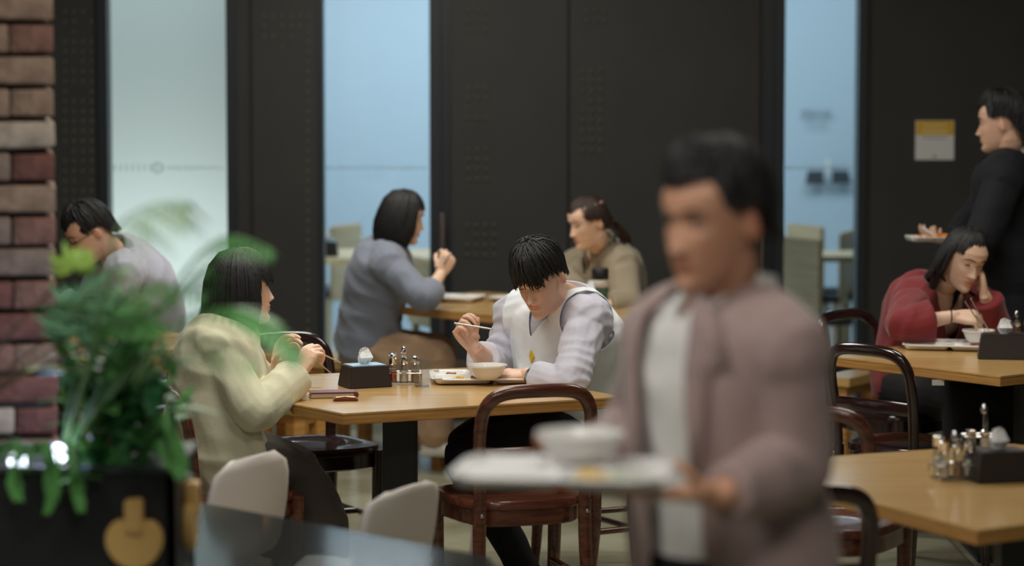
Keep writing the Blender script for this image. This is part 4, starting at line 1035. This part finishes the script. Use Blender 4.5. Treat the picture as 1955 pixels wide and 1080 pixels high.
for j in range(n):
    a = 2 * PI * j / n; u = r_ * math.cos(a) + f_ * math.sin(a); c = f2.nb + u * .052; rs.append([c + d * .045, c + u * .006 + d * .045, c + u * .016 - d * .01, c + u * .004 - d * .01])
g.rings(rs, closed=True); obj('stand_collar', g, M['cream'], f2.root, world=True)
def sk2(g):
    f2.torso(g, .02, -.14, .2)
    kc = (V(f2.sp['KR']) + V(f2.sp['KL'])) / 2; fw = V((.82, .57, 0)); rt = V((.57, -.82, 0)); Z = V((0, 0, 1))
    H = f2.hip
    kc = kc + V((-.01, -.02, 0))
    g.loft([(H + V((0, 0, -.02)), rt, Z, .20, .10, .10), (H.lerp(kc, .5) + V((0, 0, .01)), rt, Z, .20, .085, .09), (H.lerp(kc, .95) + V((0, 0, .0)), rt, Z, .19, .065, .09)], n=24)
    g.loft([(kc + V((-.04, -.03, .05)), rt, fw, .16, .05, .10), (kc + V((-.01, -.01, -.04)), rt, fw, .19, .085, .12), (kc + V((.02, .01, -.16)), rt, fw, .205, .11, .15), (kc + V((.03, .0, -.29)), rt, fw, .205, .11, .18)], n=28)
f2.garment('skirt', sk2, 'skirt', .008, .014, .12, 3, 21); f2.shoes('rubber_black')
for k, (a, b) in enumerate([((619, 677), (650, 692)), ((606, 683), (632, 712))]):
    A, B = pt(a[0] - 22, a[1] - 10, 8.66), pt(b[0], b[1], 8.72); rod('chopstick', 'wooden chopstick held by the cream jacket woman, %s one' % ('upper', 'lower')[k], 'chopstick', A, B, .0032, .002, 'pale_wood')

# woman in blue shirt
f3 = Fig('woman in blue shirt and tan trousers with black bob, leaning on the window table', (-.66, 11.95, 0), dict(fem=True,
    hip=pt(700, 662, 12.0), neck=pt(742, 468, 11.9), face=8, slouch=.02, SR=pt(742, 505, 11.74), SL=pt(752, 500, 12.08), head=pt(768, 415, 11.9), look=(.98, .12, -.22), hs=.98, wide=1.12,
    ER=pt(812, 572, 11.62), WR=pt(842, 522, 11.78), EL=pt(742, 560, 12.2), WL=pt(752, 592, 12.08),
    handR=((.35, .1, .75), (-.2, .8, .3), (60, 60, 60, 62), (.5, .7, .6)),
    handL=((.1, .1, -1), (-.6, .5, 0), (30, 30, 34, 38), (.6, .7, .3)),
    KR=pt(838, 682, 11.78), KL=pt(842, 672, 12.0), AR=pt(828, 836, 11.85), AL=pt(815, 826, 12.2)))
f3.body(M['skin_f'], 'open'); f3.hair('lob', seed=3, nst=260)
def sh3(g): f3.torso(g, .030, -.02, 1.02, belly=.01); f3.arm(g, 'R', .026, .5, flat=True, flare=.004); f3.arm(g, 'L', .02, .8, flat=True)
f3.garment('shirt', sh3, 'blue_shirt', .0065, .018, .11, 3, 31, cuts=f3.neckcut())
def tr3(g):
    f3.torso(g, .022, -.16, .26); f3.leg(g, 'R', .026, to=.92, flare=.02); f3.leg(g, 'L', .026, to=.92, flare=.02)
f3.garment('trousers', tr3, 'tan', .007, .012, .10, 3, 33); f3.shoes('white_plastic', (1, -.1, 0))
rod('chopstick', 'short steel chopstick end in the blue shirt woman raised hand', 'chopstick', pt(848, 505, 11.75), pt(861, 483, 11.75), .004, .003, 'steel')

# woman in olive shirt
f4 = Fig('smiling woman in olive shirt with brown ponytail behind the green tumbler', (.52, 12.3, 0), dict(fem=True,
    hip=pt(1172, 640, 12.35), neck=pt(1147, 478, 12.15), face=212, slouch=.03, SR=pt(1102, 512, 12.3), SL=pt(1188, 506, 12.0), head=pt(1124, 424, 12.0), look=(-.86, -.42, -.28), hs=.97, wide=1.1,
    ER=pt(1098, 570, 12.1), WR=pt(1078, 560, 11.95), EL=pt(1200, 580, 11.85), WL=pt(1160, 582, 11.8), handL=((-1, .1, 0), (0, 0, -1), (30, 30, 30, 30), (.6, .7, .2)),
    KR=(.2, 12.1, .5), KL=(.3, 11.9, .5), AR=(.2, 12.1, .1), AL=(.3, 11.9, .1)))
f4.body(M['skin_f'])
def pony(g, M4):
    for k in range(40):
        a = random.uniform(0, 6.28); q = random.uniform(0, .018); ox, oy = q * math.cos(a), q * math.sin(a)
        g.tube([M4 @ V((ox, -.09 + oy * .4, -.02 + oy)), M4 @ V((ox * 1.4, -.125 + oy * .5, -.035 + oy)), M4 @ V((ox * 1.8 , -.15 + oy, -.09 + oy)), M4 @ V((ox * 2.0, -.155 + oy * 1.6, -.15))], [.006, .007, .006, .002], n=5, sub=3)
    for k in range(60):
        a = random.uniform(-60, 60); p0 = hair_pt(a, .15, .06, .012); g.tube([M4 @ p0, M4 @ V((p0.x * .9 + math.copysign(.02, p0.x), .0, .10)), M4 @ V((p0.x * .8 , -.06, .075)), M4 @ V((p0.x * .2, -.095, -.01))], [.003, .005, .005, .003], n=5, sub=3)
f4.hair('tied', 'hair_brown', seed=5, extra=pony)
def sh4(g): f4.torso(g, .030, -.1, 1.02, belly=.01); f4.arm(g, 'R', .026, .86, flat=True); f4.arm(g, 'L', .028, .9, flat=True, flare=.006)
f4.garment('shirt', sh4, 'olive', .0065, .017, .11, 3, 41, cuts=f4.neckcut(.05, .03)); f4.collar(M['olive'], .070, .055, .075)
def tr4(g): f4.torso(g, .012, -.14, .1); f4.leg(g, 'R', .014); f4.leg(g, 'L', .014)
f4.garment('trousers', tr4, 'black_cloth', .010, .005); f4.shoes()

# woman in red sweater
f5 = Fig('woman in red v neck sweater with long black hair resting her head on one hand', (1.58, 10.58, 0), dict(fem=True,
    hip=(1.58, 10.62, .55), neck=pt(1795, 548, 10.52), face=-52, slouch=.05, SR=pt(1742, 574, 10.44), SL=pt(1858, 576, 10.66), head=pt(1840, 493, 10.36), look=(.36, -.84, -.40), hup=(.14, 0, 1), hs=1.0, wide=1.1,
    ER=pt(1722, 622, 10.14), WR=pt(1822, 603, 10.16), EL=pt(1903, 632, 10.42), WL=pt(1880, 562, 10.34),
    handR=((.95, .0, -.05), (.1, .55, -.75), (38, 45, 55, 62), (.55, .75, .5), (.1, .8, .6)),
    handL=((-.12, .08, 1), (-.75, .1, -.1), (22, 30, 40, 48), (.5, .75, .4)),
    KR=(1.70, 10.2, .52), KL=(1.9, 10.35, .52), AR=(1.70, 10.2, .1), AL=(1.9, 10.35, .1)))
f5.body(M['skin_f'], 'down')
def longh(g, M4):
    n0 = V(f5.nb)
    for k in range(110):
        a = random.uniform(100, 215); ph = a if a < 180 else a - 360; p0 = M4 @ hair_pt(ph, .5, -.05, .01); p1 = M4 @ hair_pt(ph, .95, -.10, .012)
        u = random.uniform(0, 1); q = n0 + V((-.085 + .07 * u, .07 + .03 * u, -.02)); q2 = n0 + V((-.12 + .06 * u, .14 + .03 * u, -.22))
        g.tube([p0, p1, q, q2], [.006, .007, .007, .003], n=5, sub=4)
    for k in range(16):
        u = random.uniform(0, 1); p0 = M4 @ hair_pt(84 + 10 * u, .6, -.03, .01); g.tube([p0, M4 @ hair_pt(88 + 8 * u, 1, -.08, .004), n0 + V((.125 + .01 * u, -.03, -.03)), n0 + V((.135 + .015 * u, -.06, -.12))], [.004, .005, .005, .002], n=5, sub=4)
f5.hair('long', seed=6, extra=longh, nst=260)
def sw5(g): f5.torso(g, .032, -.12, 1.0, belly=.02); f5.arm(g, 'R', .026, .55, flat=True, flare=.032); f5.arm(g, 'L', .026, .86, flat=True, flare=.012)
f5.garment('sweater', sw5, 'red', .0062, .016, .12, 3, 51, cuts=f5.neckcut(.16, .075))
def tr5(g): f5.torso(g, .02, -.16, .1); f5.leg(g, 'R', .03); f5.leg(g, 'L', .03)
f5.garment('trousers', tr5, 'black_cloth', .009, .006, .1); f5.shoes()
g = G(); a = V(f5.sp['ER']).lerp(V(f5.sp['WR']), .93); g.tube([a - V((.002, 0, 0)), a + V((.002, 0, 0))], .027, sub=1, flat=True, n=16); obj('bracelet', g, M['rubber_black'], f5.root, world=True)
for k, (a, b) in enumerate([((1843, 576), (1886, 640)), ((1854, 570), (1893, 640))]):
    rod('chopstick', 'steel chopstick above the red sweater woman bowl, %s one' % ('left', 'right')[k], 'chopstick', pt(*a, 10.08), pt(*b, 10.12), .003, .002, 'steel')

# man with glasses
f6 = Fig('man with glasses and grey shirt hunched over a table behind the plants', (-1.5, 11.35, 0), dict(
    hip=pt(282, 652, 11.4), neck=pt(222, 488, 11.05), face=196, slouch=.06, SR=pt(205, 510, 11.3), SL=pt(238, 526, 10.85), head=pt(172, 444, 10.95), look=(-.80, -.30, -.55), hs=1.0, wide=1.05,
    ER=pt(165, 600, 11.2), WR=pt(128, 575, 11.0), EL=pt(205, 612, 10.80), WL=pt(140, 596, 10.85), handR=((-1, .1, .1), (0, -.5, -.8), (40, 45, 50, 50), (.6, .7, .3)), handL=((-1, .1, .0), (0, 0, -1), (40, 40, 40, 40), (.6, .7, .3)),
    KR=(-1.85, 11.2, .52), KL=(-1.8, 11.0, .52), AR=(-1.85, 11.25, .1), AL=(-1.8, 11.0, .1)))
f6.body(M['skin']); f6.hair('short', seed=7, nst=260)
def sh6(g): f6.torso(g, .026, -.1, 1.02); f6.arm(g, 'R', .024, .9, flat=True); f6.arm(g, 'L', .028, .9, flat=True, flare=.005)
f6.garment('shirt', sh6, 'stripe', .007, .017, .11, 3, 61, cuts=f6.neckcut()); f6.collar(M['blue_shirt'], .070, .040, .05)
def tr6(g): f6.torso(g, .012, -.14, .1); f6.leg(g, 'R', .014); f6.leg(g, 'L', .014)
f6.garment('trousers', tr6, 'black_cloth', .010, .005); f6.shoes()
g = G(); M4 = f6.Hd
for sx in (-1, 1):
    ring = []
    for j in range(17):
        a = 2 * PI * j / 16; ring.append(M4 @ V((sx * .033 + .022 * math.cos(a), .098 - .25 * (.022 * math.cos(a) * sx) , .006 + .017 * math.sin(a))))
    g.tube(ring, .0017, n=6, sub=1); g.tube([M4 @ V((sx * .056, .092, .010)), M4 @ V((sx * .077, .06, .010)), M4 @ V((sx * .080, -.01, .008))], .0018, n=6, sub=2)
g.tube([M4 @ V((-.011, .099, .008)), M4 @ V((.011, .099, .008))], .0017, n=6, sub=1); obj('glasses', g, M['rubber_black'], f6.root, world=True)

# standing man in navy suit
f7 = Fig('man in dark navy suit standing at the right edge with a plate', (2.12, 11.45, 0), dict(
    hip=(2.13, 11.45, .92), neck=pt(1925, 300, 11.42), face=168, slouch=-.01, SR=pt(1930, 335, 11.62), SL=pt(1918, 340, 11.20), head=pt(1912, 236, 11.38), look=(-.93, .32, -.12), hs=1.02, wide=1.05,
    ER=(1.98, 11.68, 1.12), WR=(1.88, 11.55, 1.04), EL=pt(1876, 455, 11.1), WL=pt(1846, 466, 11.3), handR=((-1, -.1, 0), (0, 0, 1), (25, 28, 30, 34), (.6, .7, .3)), handL=((-1, .1, .05), (0, 0, 1), (25, 28, 30, 34), (.6, .7, .3)),
    KR=(2.10, 11.55, .50), KL=(2.12, 11.33, .50), AR=(2.14, 11.58, .1), AL=(2.14, 11.3, .1)))
f7.body(M['skin']); f7.hair('side', seed=9, nst=320)
def sh7(g): f7.torso(g, .010, .2, 1.04)
f7.garment('shirt', sh7, 'white_shirt', .007, .003, cuts=f7.neckcut()); f7.collar(M['white_shirt'], .062, .040, .03)
def jk7(g): f7.torso(g, .036, -.45, 1.0); f7.arm(g, 'R', .026, .92, flat=True); f7.arm(g, 'L', .030, .92, flat=True, flare=.006)
f7.garment('jacket', jk7, 'navy', .008, .008, .13, 3, 71, cuts=f7.neckcut(.2, .05))
def tr7(g): f7.torso(g, .016, -.2, .1); f7.leg(g, 'R', .022, flare=.01); f7.leg(g, 'L', .022, flare=.01)
f7.garment('trousers', tr7, 'navy', .010, .006); f7.shoes()
p = pt(1778, 456, 11.3); tr = lunch_tray('white plate tray held out by the man in the navy suit', p.x, p.y, p.z - .01, .1, s=.55); 
food('fried_food', tr, 'orange', .02, 0, .08, .05, 12, .014, z=.012)
rod('spoon', 'pale spoon sticking out from the navy suit man tray', 'spoon', pt(1763, 435, 11.28), pt(1792, 455, 11.28), .006, .005, 'melamine')

# walking man with tray
f8 = Fig('man in mauve suit jacket walking past in the foreground with a lunch tray', (.42, 4.75, 0), dict(
    hip=pt(1400, 1062, 4.78), neck=pt(1392, 575, 4.78), face=225, slouch=-.02, SR=pt(1264, 642, 4.90), SL=pt(1500, 672, 4.62), head=pt(1362, 424, 4.70), look=(-.72, -.66, -.12), hs=1.02, wide=1.0,
    ER=pt(1215, 822, 4.98), WR=pt(1120, 893, 4.74), EL=pt(1524, 890, 4.62), WL=pt(1378, 944, 4.46),
    handR=((-.85, -.45, .0), (.1, -.1, .95), (4, 5, 6, 8), (.5, .7, .55)), handL=((-.97, .12, -.02), (.0, .15, .98), (3, 4, 6, 8), (.45, .7, .75)),
    KR=(.30, 4.6, .52), KL=(.52, 4.82, .50), AR=(.22, 4.55, .10), AL=(.72, 5.0, .16), hvox=.003, handvox=.003))
f8.body(M['skin_d'], 'open'); f8.hair('side', seed=12, nst=420)
def sh8(g): f8.torso(g, .012, -.4, 1.03)
f8.garment('shirt', sh8, 'white_shirt', .007, .006, cuts=f8.neckcut(.05, .03)); f8.collar(M['white_shirt'], .074, .048, .055)
def jk8(g): f8.torso(g, .032, -.62, 1.0, wide=1.04, shoulder=-.008); f8.arm(g, 'R', .016, .93, flat=True, flare=.008); f8.arm(g, 'L', .017, .93, flat=True, flare=.006)
_n8 = f8.neckcut(.0)
def jc8(p):
    if _n8(p): return True
    t = (p - f8.hip).dot((f8.nb - f8.hip).normalized()) / (f8.nb - f8.hip).length
    r_, f_ = f8.frame(max(0, min(1, t))); q = p - f8.spine(t)
    if q.dot(f_) < .04: return False
    x = abs(q.dot(r_)); 
    return x < (.058 + .02 * t if t > .12 else .058 + .10 * (.12 - t))
f8.garment('jacket', jk8, 'mauve', .0065, .010, .14, 16, 81, cuts=jc8)
for sd in (-1, 1):
    g = G(); P = []
    for t, x0, x1 in [(1.0, .062, .09), (.9, .070, .125), (.78, .074, .150), (.74, .072, .120), (.6, .068, .105), (.35, .062, .075)]:
        r_, f_ = f8.frame(t); c = f8.spine(t); P.append((c + r_ * sd * x0 + f_ * (.166 - x0 * .25 - .02 * smooth(.8, 1, t)), c + r_ * sd * x1 + f_ * (.178 - x1 * .42 - .02 * smooth(.8, 1, t))))
    vs = [p for q in P for p in q]; g.add(vs, [(2 * i, 2 * i + 1, 2 * i + 3, 2 * i + 2) for i in range(len(P) - 1)])
    o = obj('lapel', g, M['mauve'], f8.root, world=True); md = o.modifiers.new('s', 'SOLIDIFY'); md.thickness = .005
def tr8(g): f8.torso(g, .016, -.2, .1); f8.leg(g, 'R', .024, flare=.01); f8.leg(g, 'L', .024, flare=.01)
f8.garment('trousers', tr8, 'black_cloth', .010, .006); f8.shoes('rubber_black')
p = pt(1078, 915, 4.53); tr = lunch_tray('white lunch tray carried by the walking man in the foreground', p.x, p.y, p.z, math.radians(-8), s=1.0)
food('egg_roll', tr, 'egg', .05, -.07, .03, .012, 6, .012); food('rice', tr, 'rice', .12, -.06, .04, .03, 40, .007, kind='stuff'); food('kimchi', tr, 'food_brown', .0, .06, .02, .02, 10, .008, kind='stuff'); food('greens', tr, 'veg', .10, -.05, .02, .02, 10, .007, kind='stuff')
bowl('white soup bowl on the tray of the walking man', p.x + .028, p.y + .055, p.z + .021, .072, .052)

# ------------------------------------------------------------------ plants in the planter
def leaf_mesh(L_, w_, bend=.3, n=6):
    g = G(); vs = []; 
    for i in range(n + 1):
        t = i / n; ww = w_ * math.sin(PI * min(1, .08 + t * .92)) ** .8 if i < n else .0005; y = L_ * t * (1 - .15 * bend * t); z = -bend * L_ * t * t * .6
        vs += [V((-ww, y, z + ww * .3)), V((0, y, z)), V((ww, y, z + ww * .3))]
    fs = []
    for i in range(n): a = i * 3; fs += [(a, a + 1, a + 4, a + 3), (a + 1, a + 2, a + 5, a + 4)]
    g.add(vs, fs); return g
def frond(plant, path, m, nl=26, ll=.16, lw=.008, droop=.5, name='frond', taper=.5, side=None, rs=1):
    g = G(); r = random.Random(rs); pts = [V(p) for p in path]; N_ = nl; P = []
    for i in range(len(pts) - 1):
        p0 = pts[max(i - 1, 0)]; p1 = pts[i]; p2 = pts[i + 1]; p3 = pts[min(i + 2, len(pts) - 1)]
        for k in range(12):
            t = k / 12; P.append(.5 * ((2 * p1) + (p2 - p0) * t + (2 * p0 - 5 * p1 + 4 * p2 - p3) * t * t + (3 * p1 - p0 - 3 * p2 + p3) * t ** 3))
    P.append(pts[-1]); g.tube(P, [.004 - .003 * i / len(P) for i in range(len(P))], n=6, sub=1)
    for i in range(N_):
        u = .22 + .78 * i / (N_ - 1); k = min(int(u * (len(P) - 1)), len(P) - 2); p = P[k].lerp(P[k + 1], u * (len(P) - 1) - k); tg = (P[k + 1] - P[k]).normalized()
        for sd in (-1, 1):
            sdv = tg.cross(V((0, -.5, 1))).normalized() * sd; L_ = ll * (math.sin(PI * (.18 + .74 * u)) ** .7) * r.uniform(.85, 1.1)
            d = (sdv * .75 + tg * .75 + V((0, 0, -droop)) * r.uniform(.6, 1.2)).normalized(); up = d.cross(sdv.cross(tg)).normalized()
            dd = d; wv = tg.cross(d).cross(d).normalized() * lw; mid = p + d * L_ * .5; tip = p + d * L_ + V((0, 0, -droop * L_ * .35)); q = p + d * L_ * .2
            g.add([p, q + wv, mid + wv * .9 + V((0, 0, -.01 * droop)), tip, mid - wv * .9 + V((0, 0, -.01 * droop)), q - wv], [(0, 1, 5), (1, 2, 4, 5), (2, 3, 4)])
    return obj(name, g, M[m], plant, world=True, ang=60)
palm = thing('palm_plant', 'feathery potted palm arching out of the planter over the diners', 'plant', (-1.0, 5.85, ptop - .01))
base = V((-.98, 5.85, ptop - .01))
FR = [([base, pt(205, 560, 5.3), pt(222, 440, 5.0), pt(285, 392, 4.9), pt(356, 384, 4.85)], 'leaf_pale', .16, .0030, .9),
      ([base, pt(300, 600, 5.3), pt(375, 492, 5.0), pt(440, 452, 4.9), pt(520, 478, 4.8)], 'leaf', .085, .0034, .5),
      ([base, pt(290, 660, 5.3), pt(400, 592, 5.0), pt(490, 606, 4.9), pt(566, 684, 4.8)], 'leaf', .085, .0072, .25),
      ([base, pt(250, 640, 5.4), pt(330, 570, 5.1), pt(370, 525, 5.0), pt(405, 505, 4.9)], 'leaf', .11, .0030, .6),
      ([base, pt(260, 690, 5.4), pt(350, 645, 5.1), pt(430, 650, 5.0), pt(490, 690, 4.9)], 'leaf_pale', .13, .0030, .6),
      ([base, pt(200, 640, 5.5), pt(230, 570, 5.3), pt(300, 540, 5.2), pt(390, 560, 5.1)], 'leaf', .11, .0032, .6),
      ([base, pt(180, 640, 5.5), pt(180, 560, 5.4), pt(200, 520, 5.3), pt(250, 505, 5.2)], 'leaf_pale', .11, .0034, .7),
      ([base, pt(150, 660, 5.5), pt(140, 580, 5.4), pt(160, 540, 5.3), pt(205, 520, 5.2)], 'leaf_teal', .12, .0044, .4),
      ([base, pt(190, 650, 5.5), pt(215, 610, 5.4), pt(260, 600, 5.3), pt(320, 620, 5.2)], 'leaf', .10, .0042, .5)]
for i, (pa, m, ll, lw, dr_) in enumerate(FR): frond(palm, pa, m, 24, ll * .8, lw, dr_, rs=i)
spiky = thing('spiky_plant', 'spiky yellow green fan leaf plant beside the brick column', 'plant', (-1.12, 5.8, ptop - .01))
for ci, (c0, m, n_, L_) in enumerate([((140, 512), 'leaf_lime', 11, .060), ((160, 606), 'leaf_teal', 16, .105), ((215, 640), 'leaf', 16, .12), ((140, 640), 'leaf_teal', 12, .10)]):
    c = pt(c0[0], c0[1], 5.5); g = G(); g.tube([(-1.12, 5.8, ptop - .01), (-1.10, 5.7, (ptop + c.z) / 2), c], [.005, .004, .003], n=6); obj('stem', g, M['stem'], spiky, world=True)
    for k in range(n_):
        lg = leaf_mesh(L_ * random.uniform(.8, 1.1), .008, .25); me = lg.mesh('leaf'); a = math.radians(-105 + 210 * k / (n_ - 1))
        me.transform(Matrix.Translation(c) @ Matrix.Rotation(a, 4, 'Y') @ Matrix.Rotation(PI / 2 - .3 + random.uniform(-.3, .3), 4, 'X')); obj('leaf', me, M[m], spiky, world=True)
bushy = thing('bushy_plant', 'dense dark green broad leaf plant in the middle of the planter', 'plant', (-.92, 5.85, ptop - .01))
rb = random.Random(3)
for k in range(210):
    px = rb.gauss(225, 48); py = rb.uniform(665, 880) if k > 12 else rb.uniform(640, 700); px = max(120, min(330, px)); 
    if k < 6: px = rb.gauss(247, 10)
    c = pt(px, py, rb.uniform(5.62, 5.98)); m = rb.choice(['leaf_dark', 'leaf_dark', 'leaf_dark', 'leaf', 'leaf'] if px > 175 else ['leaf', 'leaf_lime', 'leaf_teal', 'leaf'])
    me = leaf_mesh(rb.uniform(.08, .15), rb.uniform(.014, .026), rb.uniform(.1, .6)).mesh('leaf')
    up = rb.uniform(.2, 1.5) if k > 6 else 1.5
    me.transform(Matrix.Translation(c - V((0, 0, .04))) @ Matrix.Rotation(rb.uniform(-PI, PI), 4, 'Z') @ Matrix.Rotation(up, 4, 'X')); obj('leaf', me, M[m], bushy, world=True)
for k, (a, b) in enumerate([((170, 880), (228, 735)), ((200, 890), (245, 700)), ((240, 890), (260, 720)), ((280, 890), (290, 760)), ((150, 890), (140, 730))]):
    g = G(); p = pt(*a, 5.83); p.z = ptop - .01; g.tube([p, pt(*b, 5.83)], [.006, .004], sub=1); obj('branch', g, M['stem'], bushy, world=True)
trail = thing('trailing_plant', 'thin trailing fern leaves hanging over the planter front', 'plant', (-1.2, 5.75, ptop - .01))
for k, pa in enumerate([[(60, 885), (75, 845), (95, 870), (100, 920), (90, 965)], [(95, 880), (120, 860), (140, 890), (155, 960)], [(40, 885), (30, 840), (25, 890), (35, 940)], [(330, 885), (300, 840), (330, 870), (352, 890)], [(300, 880), (310, 790), (335, 830), (350, 880)]]):
    if k < 3: path = [V((-1.2, 5.75, ptop - .01))] + [pt(x, y, 5.60) for x, y in pa[1:]]
    else: path = [V((-.80, 5.75, ptop - .01))] + [pt(x, y, 5.60) for x, y in pa[1:]]
    frond(trail, path, 'leaf', 18, .045, .005, .8, rs=40 + k, name='hanging_frond')
